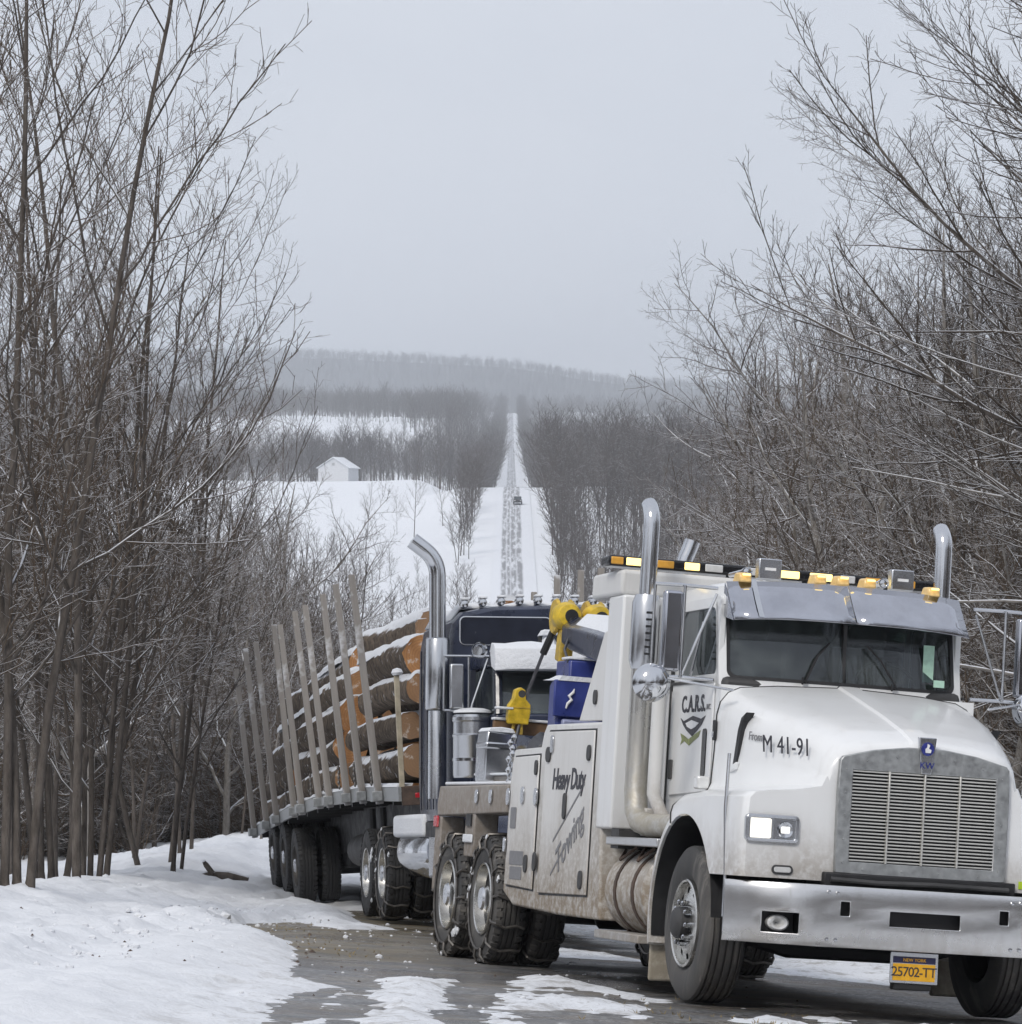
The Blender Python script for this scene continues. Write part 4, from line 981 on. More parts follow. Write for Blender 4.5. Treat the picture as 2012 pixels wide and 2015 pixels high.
# ---- side compartments
prof_body = [(-2.12, .47), (-2.34, 1.93), (-3.98, 1.94), (-4.06, 1.88), (-4.12, 1.765), (-4.98, 1.755), (-5.06, 1.50), (-5.08, .60), (-4.75, .50), (-3.4, .47)]
for s in (-1, 1):
    bdy = MB().prism(prof_body, 'y', s * .80, s * 1.20).build('side_body', 'white_body', W, .02, 3)
    tall = [(-2.46, .66), (-2.46, 1.86), (-3.90, 1.87), (-3.93, .66)]
    def door(pts, name='compartment_door'):
        d = MB().prism(pts, 'y', s * 1.203, s * 1.219).build(name, 'white_door', bdy, .008, 2)
        c = (sum(p[0] for p in pts) / len(pts), sum(p[1] for p in pts) / len(pts))
        o = [(p[0] + (.014 if p[0] > c[0] else -.014), p[1] + (.014 if p[1] > c[1] else -.014)) for p in pts]
        MB().prism(o, 'y', s * 1.2005, s * 1.2022).build('door_seal', 'black', bdy)
        return d
    d1 = door([(-2.48, .64), (-2.48, 1.87), (-3.84, 1.88), (-3.90, 1.84), (-3.90, .62)])
    d2 = door([(-4.10, .64), (-4.10, 1.70), (-4.90, 1.69), (-4.94, 1.64), (-4.97, .66)])
    def latch(x, z, w, h, mt='charcoal', par=bdy):
        k = MB().prism(rrect(x, z, w, h, min(w, h) * .9, 6), 'y', s * 1.219, s * 1.234).build('latch', mt, par, .004)
        return k
    for x, z, w, h in ((-3.78, 1.70, .07, .06), (-2.58, 1.70, .05, .06), (-4.14, 1.60, .04, .06), (-4.02, .86, .05, .075), (-4.30, .84, .05, .07), (-2.62, .75, .05, .07), (-3.20, 1.30, .045, .10)): latch(x, z, w, h)
    for x, z, w, h in ((-4.52, 1.38, .05, .07), (-4.10, 1.37, .05, .07), (-5.0, 1.37, .05, .07), (-3.68, 1.78, .04, .07), (-5.02, .98, .035, .06), (-5.60, 1.37, .05, .06), (-6.1, 1.37, .05, .06)): latch(x, z, w, h, 'chrome_dull')
    MB().prism(rrect(-4.80, 1.20, .09, .085, .02, 4), 'y', s * 1.219, s * 1.224).build('decal', 'lettering_grey', d2)
    MB().prism(rrect(-4.62, .88, .22, .055, .01, 4), 'y', s * 1.219, s * 1.224).build('decal', 'lettering_grey', d2)
    MB().prism(rrect(-4.62, .76, .19, .05, .01, 4), 'y', s * 1.219, s * 1.224).build('decal', 'lettering_grey', d2)
    xa = (1, 0, 0) if s < 0 else (-1, 0, 0)
    put_text('lettering', 'Heavy Duty', .225, 'lettering', d1, (-3.14, s * 1.2215, 1.50), xa, (0, 0, 1), space=.88, shear=.12, bold=.022)
    put_text('lettering', 'Towing', .28, 'lettering_grey', d1, (-3.02, s * 1.2215, 1.04), (xa[0] * .80, 0, .44), (-xa[0] * .25, 0, 1), shear=.25, bold=.012)
    for (x0, z0, x1, z1) in ((-3.50, 1.02, -2.66, 1.46), (-3.52, .76, -2.72, 1.22)):
        MB().prism([(x0, z0), (x1, z1), (x1, z1 + .022), (x0, z0 + .022)], 'y', s * 1.2195, s * 1.2225).build('stripe', 'lettering_grey', d1)
    # gusset up to the cabinet
    g = MB().prism([(-2.352, 1.942), (-2.352, 2.62), (-2.47, 2.60), (-3.05, 1.952)], 'y', s * 1.15, s * 1.19).build('gusset', 'white_body', W, .006)
    MB().prism(rrect(-2.60, 2.12, .045, .055, .04, 6), 'y', s * 1.19, s * 1.205).build('gusset_port', 'charcoal', g)
    # rear deck side rail above the tandem and the hanging fender posts
    MB().prism([(-5.085, 1.24), (-5.085, 1.47), (-7.55, 1.46), (-7.62, 1.30), (-7.58, 1.20)], 'y', s * .95, s * 1.215).build('deck_rail', 'deck_steel', W, .012)
    MB().box(-6.18, -6.52, s * 1.0, s * 1.21, .86, 1.235).build('fender_post', 'deck_steel', W, .012)
    MB().box(-7.44, -7.66, s * 1.0, s * 1.21, .55, 1.195).build('fender_post', 'deck_steel', W, .012)
    MB().box(-6.26, -6.44, s * 1.212, s * 1.225, 1.12, 1.22).build('post_pocket', 'black', W)
    MB().box(-6.18, -6.50, s * 1.212, s * 1.232, .98, 1.05).build('snow_patch', 'snow_cap', W, .01)
    MB().box(-7.50, -7.66, s * 1.212, s * 1.232, 1.10, 1.20).build('tail_lamp', 'red_lens', W, .01)
MB().box(-5.06, -7.58, -.949, .949, 1.36, 1.42).build('deck', 'deck_steel', W, .01)
m = MB(); m.box(-5.15, -7.52, -1.18, -.45, 1.471, 1.50); m.build('deck_snow', 'snow_cap', W, .012)
MB().box(-5.3, -7.4, -.90, -.86, 1.43, 1.57).build('deck_beam', 'deck_steel', W, .01)
MB().box(-5.3, -7.45, -.94, -.82, 1.572, 1.592).build('deck_beam_snow', 'snow_cap', W, .006)

# ---- recovery boom
wh = MB().prism([(-6.02, 1.45), (-6.02, 2.38), (-6.22, 2.40), (-6.30, 2.36), (-6.30, 1.45)], 'y', -.60, .60).build('winch_housing', 'boom_blue', W, .02, 3)
MB().box(-5.97, -6.02, -.64, .64, 2.09, 2.40).build('housing_plate', 'boom_blue', wh, .012)
MB().box(-5.95, -6.01, -.56, .56, 1.93, 2.07).build('housing_step', 'lavender_steel', wh, .02)
for y in (-.50, -.33, .3, .47):
    m = MB(); m.tube([(-5.955, y - .032, 2.16), (-5.955, y - .022, 2.20), (-5.955, y + .012, 2.235), (-5.955, y - .012, 2.265), (-5.955, y + .024, 2.30), (-5.955, y + .032, 2.33)], [.006, .012, .014, .014, .012, .004], 8); m.build('housing_emblem', 'decal_white', wh)
m = MB(); m.loft([[(x, -.61, 2.395 + (x + 6.0) * -.03), (x, -.58, 2.43 + .012 * math.sin(9 * x)), (x, .58, 2.43), (x, .61, 2.395)] for x in np.linspace(-5.96, -6.5, 6)], closed=True, cap0=True, cap1=True); m.build('housing_snow', 'snow_cap', wh)
MB().box(-6.35, -6.80, -.42, .42, 1.50, 2.60).build('boom_cradle', 'boom_blue', wh, .02)
MB().box(-6.34, -6.60, -.43, .2, 2.602, 2.625).build('cradle_snow', 'snow_cap', wh, .008)
BS = ((-5.2, 2.66, .36, .17), (-6.0, 2.76, .34, .165), (-6.9, 2.86, .29, .15), (-7.45, 2.92, .22, .12))
m = MB()
m.loft([[(x, -w, z - h), (x, w, z - h), (x, w, z + h * .3), (x, w * .45, z + h), (x, -w * .45, z + h), (x, -w, z + h * .3)] for x, z, w, h in BS], closed=True, cap0=True, cap1=True); bm_o = m.build('boom', 'navy_paint', W, .015)  # blue beam coloured navy, its shade put into the paint
m = MB(); m.loft([[(x, -w * .85, z + h * .48), (x, -w * .5, z + h + .03), (x, w * .5, z + h + .03), (x, w * .8, z + h * .5)] for x, z, w, h in BS[:3]], closed=True, cap0=True, cap1=True); m.build('boom_snow', 'snow_cap', bm_o, .008)
for y in (-.15, .13):
    sh = MB().lathe([(y - .085, .05), (y - .085, .15), (y - .06, .165), (y - .03, .13), (y + .03, .13), (y + .06, .165), (y + .085, .15), (y + .085, .05), (y - .085, .05)], (-7.72, 0, 3.05), 'y', 26).build('sheave', 'ochre_paint', bm_o)
    m = MB(); m.lathe([(-.165, .045), (-.15, .10), (-.05, .13), (.05, .13), (.12, .10)], (0, 0, 0), 'x', 22)
    m.v = [(-7.60 - a, b_ + y, c + 3.05) for a, b_, c in m.v]; m.build('sheave_guard', 'yellow_paint', sh)
    MB().lathe([(0, .0), (0, .062)], (-7.432, y + .01, 3.045), 'x', 16).build('sheave_mouth', 'black', sh)
MB().box(-7.68, -7.78, -.1, .1, 2.98, 3.06).build('sheave_pin', 'ochre_paint', bm_o, .01)
m = MB(); m.prism([(-7.55, 2.62), (-7.50, 2.92), (-7.68, 2.95), (-7.74, 2.66)], 'y', -.20, -.08); m.build('sheave_cheek', 'ochre_paint', bm_o, .02)
m = MB(); m.prism([(-7.5, 2.30), (-7.46, 2.62), (-7.58, 2.62), (-7.60, 2.30)], 'y', -.12, -.02); m.build('hook_link', 'ochre_paint', bm_o, .02)
MB().tube([(-7.45, -.14, 3.03), (-7.15, -.22, 2.86), (-6.7, -.38, 2.70), (-6.4, -.42, 2.58)], .013, 7).build('winch_line', 'steel_cable', bm_o)
MB().tube([(-7.86, -.20, 2.93), (-7.95, -.27, 2.66), (-8.0, -.38, 2.3), (-8.0, -.44, 1.95), (-7.95, -.52, 1.6)], .016, 7).build('winch_line', 'steel_cable', bm_o)
MB().tube([(-7.82, -.19, 2.95), (-7.93, -.255, 2.72)], .034, 10).build('cable_sleeve', 'black', bm_o)
# snatch block hanging from the line
sb = MB().prism([(-.09, -.11), (.09, -.11), (.105, .0), (.10, .07), (.055, .12), (.045, .20), (.0, .225), (-.05, .20), (-.06, .12), (-.10, .06), (-.105, -.05)], 'x', -.05, .05).build('snatch_block', 'yellow_paint', W, .012, 3)
sb.location = (-8.02, -.43, 2.18)
m = MB(); m.lathe([(.052, .0), (.052, .034)], (0, .012, .165), 'x', 16); m.build('block_eye', 'charcoal', sb)
m = MB(); m.box(.051, .056, -.10, .09, .035, .045); m.build('block_seam', 'ochre_paint', sb)
m = MB(); m.tube([(0, -.03, -.10), (0, -.045, -.17), (0, -.01, -.19)], .016, 8); m.tube([(0, .03, -.10), (0, .035, -.20)], .02, 8); m.build('block_shackle', 'ochre_paint', sb)
MB().box(-.06, .06, -.21, -.06, -.012, .008).build('block_snow', 'snow_cap', sb, .006).location = (0, 0, .03)
MB().box(-8.12, -8.20, -.62, .35, 1.98, 2.10).build('cross_board', 'brown_board', W, .01)
MB().box(-8.10, -8.22, -.63, .0, 2.101, 2.125).build('cross_board_snow', 'snow_cap', W, .008)
# gear piled on the rear deck
m = MB(); g = random.Random(8)
for k in range(12):
    a = (-6.6 + g.uniform(-.5, .5), -.48 + g.uniform(-.2, .2), 1.55 + g.uniform(0, .28)); b_ = (a[0] + g.uniform(-.4, .4), a[1] + g.uniform(-.25, .25), a[2] + g.uniform(-.05, .2))
    m.tube([a, tuple((p + q) / 2 + g.uniform(-.04, .04) for p, q in zip(a, b_)), b_], g.uniform(.03, .07), 7)
m.build('tow_slings', 'dark_tarp', W)
m = MB(); S = []
for k, x in enumerate(np.linspace(-7.2, -5.75, 9)):
    S.append([(x, -.80 + .5 * t, 1.50 + (.42 + .07 * math.sin(k * 1.7 + t * 4)) * math.sin(PI * min(1, max(0, t))) ** .5 * (1 - .25 * abs(k - 4) / 4)) for t in np.linspace(0, 1, 9)])
m.loft(S); m.build('folded_tarp', 'dark_tarp', W)
m = MB(); m.lathe([(-.35, 0), (-.35, .2), (-.33, .2), (-.32, .13), (.32, .13), (.33, .2), (.35, .2), (.35, 0)], (-6.05, -.1, 1.72), 'y', 24); m.build('winch_drum', 'charcoal', W)
tb = MB().prism([(-.13, 1.515), (.09, 1.515), (.13, 1.84), (.125, 1.94), (-.12, 1.96), (-.135, 1.84)], 'x', -6.85, -7.20).build('tool_box', 'chrome_dull', W, .015)
tb.location = (0, -.86, 0)
MB().box(-6.83, -7.21, -.138, .14, 1.80, 1.86).build('tool_box_lid', 'chrome_dull', tb, .015)
MB().prism([(-.13, 1.95), (.128, 1.945), (.10, 1.985), (.0, 1.995), (-.10, 1.985)], 'x', -6.84, -7.20).build('tool_box_snow', 'snow_cap', tb, .008)
m = MB(); g = random.Random(3)
for k in range(9):
    z = 1.50 + k * .045; m.lathe([(-.028, .01), (0, .028), (.028, .01)], (-5.25 + g.uniform(-.05, .05), -1.16 + g.uniform(-.02, .02), z), 'z', 8)
m.build('chain_pile', 'chrome_dull', W)
# =================================================================== the stranded log tractor
N2 = (0, .0947, 1)
T2X, T2Y = -.31, 42.0
T = empty('log_tractor', frame((T2X, T2Y, gz(-1.5, 42) + .03), 10.5, N2))
tag(T, 'dark navy sleeper tractor with chrome stacks and snowy roof behind the tow truck', 'truck')
for s in (-1, 1): MB().box(8.0, -2.0, s * .38, s * .46, .75, 1.02).build('frame_rail', 'black', T, .008)
for x in (0, -1.32):
    wheel(T, x, -1.23, -1, r=.54, tyre=TY_CLEAN, chain=(x == 0), lumps=0 if x == 0 else 1, turn=.4)
    wheel(T, x, 1.23, 1, r=.54, tyre=TY_CLEAN, chain=(x == 0), lumps=1, turn=.1)
    MB().tube([(x, -1.0, .54), (x, 1.0, .54)], .1, 10).build('drive_axle', 'black', T)
for s in (-1, 1): wheel(T, 6.9, s * 1.2, s, steer=True, r=.54, z=.54, tyre=TY_CLEAN)
# sleeper
m = MB(); S = []
def sl_sec(x, q=0.0):
    w = 1.20 - q; P = [(w - .02, 1.13), (w, 1.6), (w, 2.4), (w - .01, 3.0), (w - .05, 3.22 - q), (w - .16, 3.335 - q), (w * .6, 3.40 - q), (0, 3.425 - q)]
    return [(x, -y, z) for y, z in P] + [(x, y, z) for y, z in reversed(P[:-1])]
for x, q in ((2.45, .05), (2.50, .01), (2.6, 0), (4.35, 0), (4.44, .012), (4.49, .05)): S.append(sl_sec(x, q))
m.loft(S, closed=True, cap0=True, cap1=True); m.build('sleeper', 'navy_paint', T)
for a, b_ in ((-1.08, -.085), (.085, 1.08)):
    c = (a + b_) / 2; hw_ = (b_ - a) / 2
    wr = MB(); wr.ring([(4.492, y, z) for y, z in rrect(c, 3.13, hw_, .155, .06, 7)], [(4.494, y, z) for y, z in rrect(c, 3.13, hw_ - .012, .143, .05, 7)], (.012, 0, 0)); wo_ = wr.build('sleeper_window', 'chrome_dull', T)
    MB().prism(rrect(c, 3.13, hw_ - .013, .142, .05, 7), 'x', 4.486, 4.499).build('window_pane', 'navy_dark', wo_)
for k in range(11):
    y = -1.0 + k * .2; z = 3.425 - .065 * (abs(y) / 1.15) ** 2.2
    m = MB(); m.lathe([(4.22, .035), (4.28, .045), (4.36, .045), (4.385, .036), (4.39, 0)], (0, y, z + .045), 'x', 12); ml = m.build('roof_light', 'chrome', T)
    MB().box(4.24, 4.37, y - .03, y + .05, z + .085, z + .115).build('roof_light_snow', 'snow_cap', ml, .01)
m = MB(); S = []
for x in (2.5, 3.0, 3.6, 4.1, 4.20):
    S.append([(x, y, 3.41 - .065 * (abs(y) / 1.15) ** 2.2 - (.10 if abs(y) > 1.1 else 0) + (.05 + .025 * math.sin(9 * y + 4 * x)) * (1 if abs(y) < 1.05 else .2) * (1 if x < 4.15 else .2)) for y in np.linspace(-1.12, 1.12, 25)])
m.loft(S); m.build('roof_snow', 'snow_cap', T, solid=.02)
# ribbed side skirt and vents of the sleeper
for k in range(4): MB().box(2.75 + k * .42, 2.79 + k * .42, -1.203, -1.215, 1.25, 3.0).build('side_rib', 'navy_dark', T)
MB().box(2.5, 4.4, -1.19, 1.19, .95, 1.12).build('sleeper_base', 'black', T, .01)
# cab
MB().prism([(4.50, 1.15), (4.50, 2.84), (5.70, 2.84), (5.95, 2.62), (6.05, 2.15), (6.05, 1.15)], 'y', -.97, .97)
m = MB(); m.box(4.50, 6.02, -.97, .97, 1.15, 2.20); m.build('cab', 'navy_paint', T, .03, 3)
m = MB(); m.box(4.50, 5.80, -.95, .95, 2.68, 2.86); m.build('cab_roof', 'navy_paint', T, .06, 3)
for s in (-1, 1):
    MB().tube([(6.0, s * .93, 2.18), (5.80, s * .90, 2.70)], .045, 8).build('cab_pillar', 'navy_dark', T); MB().tube([(4.6, s * .95, 2.18), (4.6, s * .93, 2.70)], .07, 8).build('cab_pillar', 'navy_dark', T)
    MB().prism([(4.66, 2.20), (5.92, 2.20), (5.76, 2.68), (4.66, 2.68)], 'y', s * .93, s * .935).build('door_window', 'glass_dark', T)
    m = MB(); m.loft([[(6.01 - .01, y, 2.20), (5.80 - .01, y, 2.68)] for y in (s * .01, s * .45, s * .90)]); m.build('windscreen', 'glass', T)
MB().box(5.75, 5.5, -.85, .85, 2.1, 2.24).build('dashboard', 'charcoal', T, .03)
for y in (-.45, .45): MB().box(5.0, 5.2, y - .26, y + .26, 1.9, 2.62).build('seat', 'seat_cloth', T, .05)
MB().box(4.55, 4.60, -.9, .9, 2.2, 2.7).build('cab_back_lining', 'sticker_mint' if False else 'charcoal', T)
# snow packed on the visor and roof
m = MB(); S = []
for y in np.linspace(-.97, .97, 15):
    q = .02 * math.sin(8 * y); e = 1 - (abs(y) / .985) ** 8
    S.append([(5.72, y, 2.86), (5.80, y, 2.93 + q * e), (5.98 - .05 * (1 - e), y, 2.91 + q * e), (6.10 - .10 * (1 - e), y, 2.86), (6.13 - .12 * (1 - e), y, 2.74), (6.12 - .12 * (1 - e), y, 2.645), (6.02, y, 2.63), (5.80, y, 2.68)])
m.loft(S, closed=True, cap0=True, cap1=True); m.build('visor_snow', 'snow_cap', T, .01)
m = MB(); g = random.Random(5)
for (x, y, sx, sy, h) in ((5.4, -.78, .2, .13, .07), (5.45, -.45, .22, .16, .10), (5.5, -.32, .10, .10, .20), (5.3, -.30, .3, .22, .09), (5.35, .05, .3, .2, .12), (5.2, .45, .3, .3, .10), (5.2, -.62, .2, .2, .05)):
    P = []
    for i, t in enumerate((0, .4, .75, 1)):
        rr = math.sqrt(max(.02, 1 - t * t))
        P.append([(x + sx * rr * math.cos(a) * g.uniform(.85, 1.15), y + sy * rr * math.sin(a) * g.uniform(.85, 1.15), 2.86 + h * t) for a in np.linspace(0, 2 * PI, 10, endpoint=False)])
    m.loft(P, closed=True, cap1=True)
m.build('cab_roof_snow', 'snow_cap', T)
m = MB(); m.prism([(-.42, 3.02), (-.16, 3.03), (-.20, 3.08), (-.38, 3.085)], 'x', 5.42, 5.58); m.build('horn_snow', 'snow_cap', T, .01)
m = MB(); m.tube([(5.5, -.38, 2.9), (5.5, -.40, 3.02)], .03, 8); m.tube([(5.5, -.20, 2.9), (5.5, -.20, 3.02)], .03, 8); m.tube([(5.7, -.05, 2.90), (5.4, -.14, 3.02)], .055, 10); m.tube([(5.7, .06, 2.90), (5.45, -.02, 3.0)], .05, 10); m.build('air_horns', 'black', T)
# hood
m = MB(); S = []
for x, w, z in ((6.02, .90, 2.12), (6.6, .84, 2.02), (7.3, .74, 1.90), (8.0, .62, 1.78), (8.06, .58, 1.72)):
    S.append([(x, -w - .02, 1.1), (x, -w, z - .25), (x, -w + .06, z - .07), (x, -w + .2, z), (x, 0, z + .03), (x, w - .2, z), (x, w - .06, z - .07), (x, w, z - .25), (x, w + .02, 1.1)])
m.loft(S, cap1=True); m.build('hood', 'navy_paint', T)
MB().box(8.07, 8.12, -.55, .55, .75, 1.70).build('grille', 'chrome_dull', T, .03)
MB().box(8.10, 8.30, -1.2, 1.2, .35, .70).build('bumper', 'chrome_dull', T, .04)
for s in (-1, 1):
    m = MB(); SS = []
    for k in range(13):
        t = R(10 + 160 * k / 12); SS.append([(6.9 + .66 * math.cos(t), s * .75, .56 + .66 * math.sin(t)), (6.9 + .66 * math.cos(t), s * 1.22, .56 + .64 * math.sin(t))])
    m.loft(SS); m.build('fender', 'navy_paint', T, solid=.03)
# stacks
for s in (-1, 1):
    x, y = 4.62, s * 1.335
    m = MB(); m.tube([(x, y, 1.35), (x, y, 2.26), (x, y, 2.30)], [.10, .10, .09], 20); mu = m.build('muffler', 'chrome_dull', T)
    zt_ = 3.70 if s < 0 else 3.80
    m = MB(); P = [(x, y, 2.28), (x, y, 3.0), (x, y, zt_)] + [(x, y + s * .34 * (1 - math.cos(t)), zt_ + .34 * math.sin(t)) for t in np.linspace(.2, .95 if s < 0 else .55, 6)]
    if s < 0: P.append((x, P[-1][1] + s * .13, P[-1][2] + .095))
    else: P.append((x, P[-1][1] + .05, P[-1][2] + .13))
    m.tube(P, .088, 24); m.build('exhaust_stack', 'chrome', mu)
    m = MB(); m.lathe([(2.28, .115), (2.30, .125), (3.02, .125), (3.04, .115)], (x, y, 0), 'z', 24, skip=lambda i, k: 4 < k < 13); m.build('heat_shield', 'chrome_dull', mu, solid=.006)
    # air cleaner
    ac = MB().lathe([(1.55, .0), (1.55, .19), (1.58, .20), (1.96, .20), (1.975, .208), (1.99, .208), (2.0, .20), (2.12, .20), (2.135, .21), (2.17, .21), (2.20, .19), (2.22, 0)], (5.60, s * 1.13, 0), 'z', 32).build('air_cleaner', 'chrome_dull', T)
    m = MB(); m.lathe([(2.215, .20), (2.24, .19), (2.262, .12), (2.27, 0)], (5.60, s * 1.13, 0), 'z', 24); m.build('air_cleaner_snow', 'snow_cap', ac)
    MB().lathe([(1.72, .202), (1.72, .208), (1.75, .208), (1.75, .202)], (5.60, s * 1.13, 0), 'z', 32).build('cleaner_band', 'chrome', ac)
    # mirror
    mr = MB().box(5.52, 5.60, s * 1.22, s * 1.36, 2.26, 2.72).build('mirror', 'chrome_dull', T, .015)
    m = MB()
    for z in (2.80, 2.24): m.tube([(5.56, s * .95, z), (5.56, s * 1.2, z), (5.56, s * 1.42, z)], .014, 8)
    m.tube([(5.56, s * 1.42, 2.24), (5.56, s * 1.42, 2.80)], .012, 8); m.tube([(5.56, s * 1.16, 2.24), (5.56, s * 1.16, 2.80)], .012, 8); m.tube([(5.56, s * .96, 2.78), (5.56, s * 1.14, 2.26)], .012, 8)
    m.build('mirror_bracket', 'chrome_dull', mr)
    m = MB(); m.lathe([(5.50, .0), (5.50, .05), (5.55, .075), (5.62, .085)], (0, s * 1.06, 2.86), 'x', 16); m.build('spot_lamp', 'chrome', mr)
    # tank with snow, quarter fender
    tk = MB().lathe([(1.0, 0), (1.0, .28), (1.04, .31), (2.95, .31), (3.0, .28), (3.0, 0)], (0, s * .90, .80), 'x', 30).build('fuel_tank', 'chrome', T)
    MB().box(.80, 2.97, s * .60, s * 1.225, .955, 1.21).build('tank_snow', 'snow_cap', tk, .05, 4)
    MB().box(3.1, 4.3, s * .75, s * 1.18, .50, 1.05).build('battery_box', 'chrome_dull', T, .04)
    MB().tube([(4.60, s * 1.40, 1.62), (4.60, s * 1.40, 2.25)], .012, 8).build('grab_rail', 'chrome', T)
MB().box(.9, -1.0, -.5, .5, 1.02, 1.22).build('fifth_wheel', 'black', T, .02)

# =================================================================== the log trailer
TL = R(10.3); roll = R(3.2)
edge_z = -3.11
nL = Vector((math.cos(TL), math.sin(TL), 0)); nrm = Vector((0, .100, 1)).normalized()
nrm = (nrm - nL * math.sin(roll)).normalized()
Mx = frame((-1.27, 40.3, 0), 10.3, nrm)
Lx = Mx.col[1].to_3d(); Ux = Mx.col[2].to_3d()
og = Vector((-1.27, 40.3, edge_z)) + Lx * 1.28 - Ux * 1.46
Mx.translation = og
G = empty('log_trailer', Mx)
tag(G, 'flatbed log trailer with tall grey stakes sliding into the snowy ditch behind the tractor', 'trailer')
def dz(x): return float(np.interp(-x, [0, 3, 7, 11, 16], [1.44, 1.50, 1.50, 1.40, 1.16]))   # arched deck
# deck planks across the trailer, in the arch of the deck
PL = MB().box(-.19, .19, -1.26, 1.26, -.045, 0).mesh('deck_plank', 'wood_weathered')
x = -.2
while x > -16.0:
    a = math.atan2(dz(x + .2) - dz(x - .2), .4)
    child('deck_plank', PL, G, (x, 0, dz(x)), (0, -a, 0)); x -= .395
for s in (-1, 1):
    m = MB(); m.loft([[(x, s * 1.255, dz(x) - .15), (x, s * 1.29, dz(x) - .15), (x, s * 1.29, dz(x) + .012), (x, s * 1.255, dz(x) + .012)] for x in np.linspace(0, -16.1, 22)], closed=True, cap0=True, cap1=True); m.build('side_rail', 'galvanised', G)
    m = MB(); m.loft([[(x, s * .50, .95 + (dz(x) - 1.46) - (.2 if x < -3 else 0)), (x, s * .62, .95 + (dz(x) - 1.46) - (.2 if x < -3 else 0)), (x, s * .62, dz(x) - .05), (x, s * .50, dz(x) - .05)] for x in np.linspace(-.3, -15.9, 16)], closed=True, cap0=True, cap1=True); m.build('main_beam', 'black', G)
    m = MB(); m.loft([[(x, s * 1.12, dz(x) + .004), (x, s * 1.10, dz(x) + .05), (x, s * 1.27, dz(x) + .05 + .012 * math.sin(6 * x)), (x, s * 1.295, dz(x) + .016)] for x in np.linspace(-.1, -16.0, 60)], closed=True, cap0=True, cap1=True); m.build('deck_snow', 'snow_cap', G)
for k in range(13):
    x = -.8 - k * 1.2; MB().box(x - .05, x + .05, -1.24, 1.24, dz(x) - .20, dz(x) - .06).build('cross_member', 'black', G)
MB().box(-.0, -.06, -1.25, 1.25, 1.24, 1.46).build('front_bolster', 'rust_steel', G, .01)
MB().box(.006, -.02, -1.10, -1.0, 1.32, 1.38).build('clearance_lamp', 'red_lens', G, .01)
wz = []
for x in (-10.9, -12.35, -13.8):
    for s in (-1, 1):
        wy = s * 1.25; w_ = Mx @ Vector((x, wy, 0)); zg = surf(w_.x, w_.y)
        zl = (zg - w_.z) / Ux.z + .50
        o = wheel(G, x, wy, s, r=.52, tyre=TY_CLEAN, z=zl, lumps=-1, turn=x, rim=RIM_DARK)
    MB().tube([(x, -1.0, .5), (x, 1.0, .5)], .09, 10).build('trailer_axle', 'black', G)
    MB().box(x - .35, x + .35, -.62, -.5, .55, .95).build('spring_hanger', 'black', G, .03)
MB().box(-10.0, -14.8, -.6, .6, .5, .95).build('bogie_frame', 'black', G, .04)
for x in (-5.2, -6.2): MB().tube([(x, -.75, .55), (x, -.75, 1.28)], .05, 8).build('landing_leg', 'charcoal', G)
MB().box(-5.1, -6.3, -.85, -.65, .52, .60).build('landing_foot', 'charcoal', G, .01)
MB().tube([(-4.0, -.70, .80), (-7.6, -.70, .74)], .22, 16).build('air_tank', 'charcoal', G)
SX = [-1.33, -2.76, -4.18, -5.97, -7.05, -9.07, -9.99, -12.27, -13.67, -15.52]
g = random.Random(12)
for i, x in enumerate(SX):
    for s in (-1, 1):
        ln = g.uniform(2.46, 2.60); tilt = R(4.0 + g.uniform(-.7, .7)) * s; fore = R(g.uniform(-1.2, 1.2))
        m = MB(); w0, w1 = .044, .038
        m.loft([[(-w * .8, -w, z), (w * .8, -w, z), (w * .8, w, z), (-w * .8, w, z)] for z, w in ((-.18, w0), (ln * .5, lerp(w0, w1, .5)), (ln, w1))], closed=True, cap0=True, cap1=True)
        o = m.build('stake', 'stake_wood', G, .008); o.location = (x, s * 1.335, dz(x)); o.rotation_euler = (-tilt if s > 0 else -tilt, fore, 0)
        MB().box(x - .09, x + .09, s * 1.294, s * 1.42, dz(x) - .15, dz(x) - .03).build('stake_pocket', 'galvanised', G, .008)
m = MB().box(-.05, .0, -1.27, -1.21, 1.45, 2.72).build('headboard_post', 'wood_weathered', G, .008)
MB().box(-.05, .0, 1.21, 1.27, 1.45, 2.72).build('headboard_post', 'wood_weathered', G, .008)
o = MB().lathe([(0, .05), (.03, .07), (.07, .05), (.085, .0)], (-.02, -1.23, 2.72), 'z', 12).build('post_snow', 'snow_cap', G)
# binder chains hanging along the rail
for i in range(9):
    x = -1.9 - i * 1.5; m = MB()
    for k in range(5): m.lathe([(-.03, .008), (0, .022), (.03, .008)], (x + .03 * math.sin(k * 2 + i), -1.33, dz(x) + .06 + k * .062), 'z', 6)
    m.build('binder_chain', 'chain_metal', G)['kind'] = 'stuff'

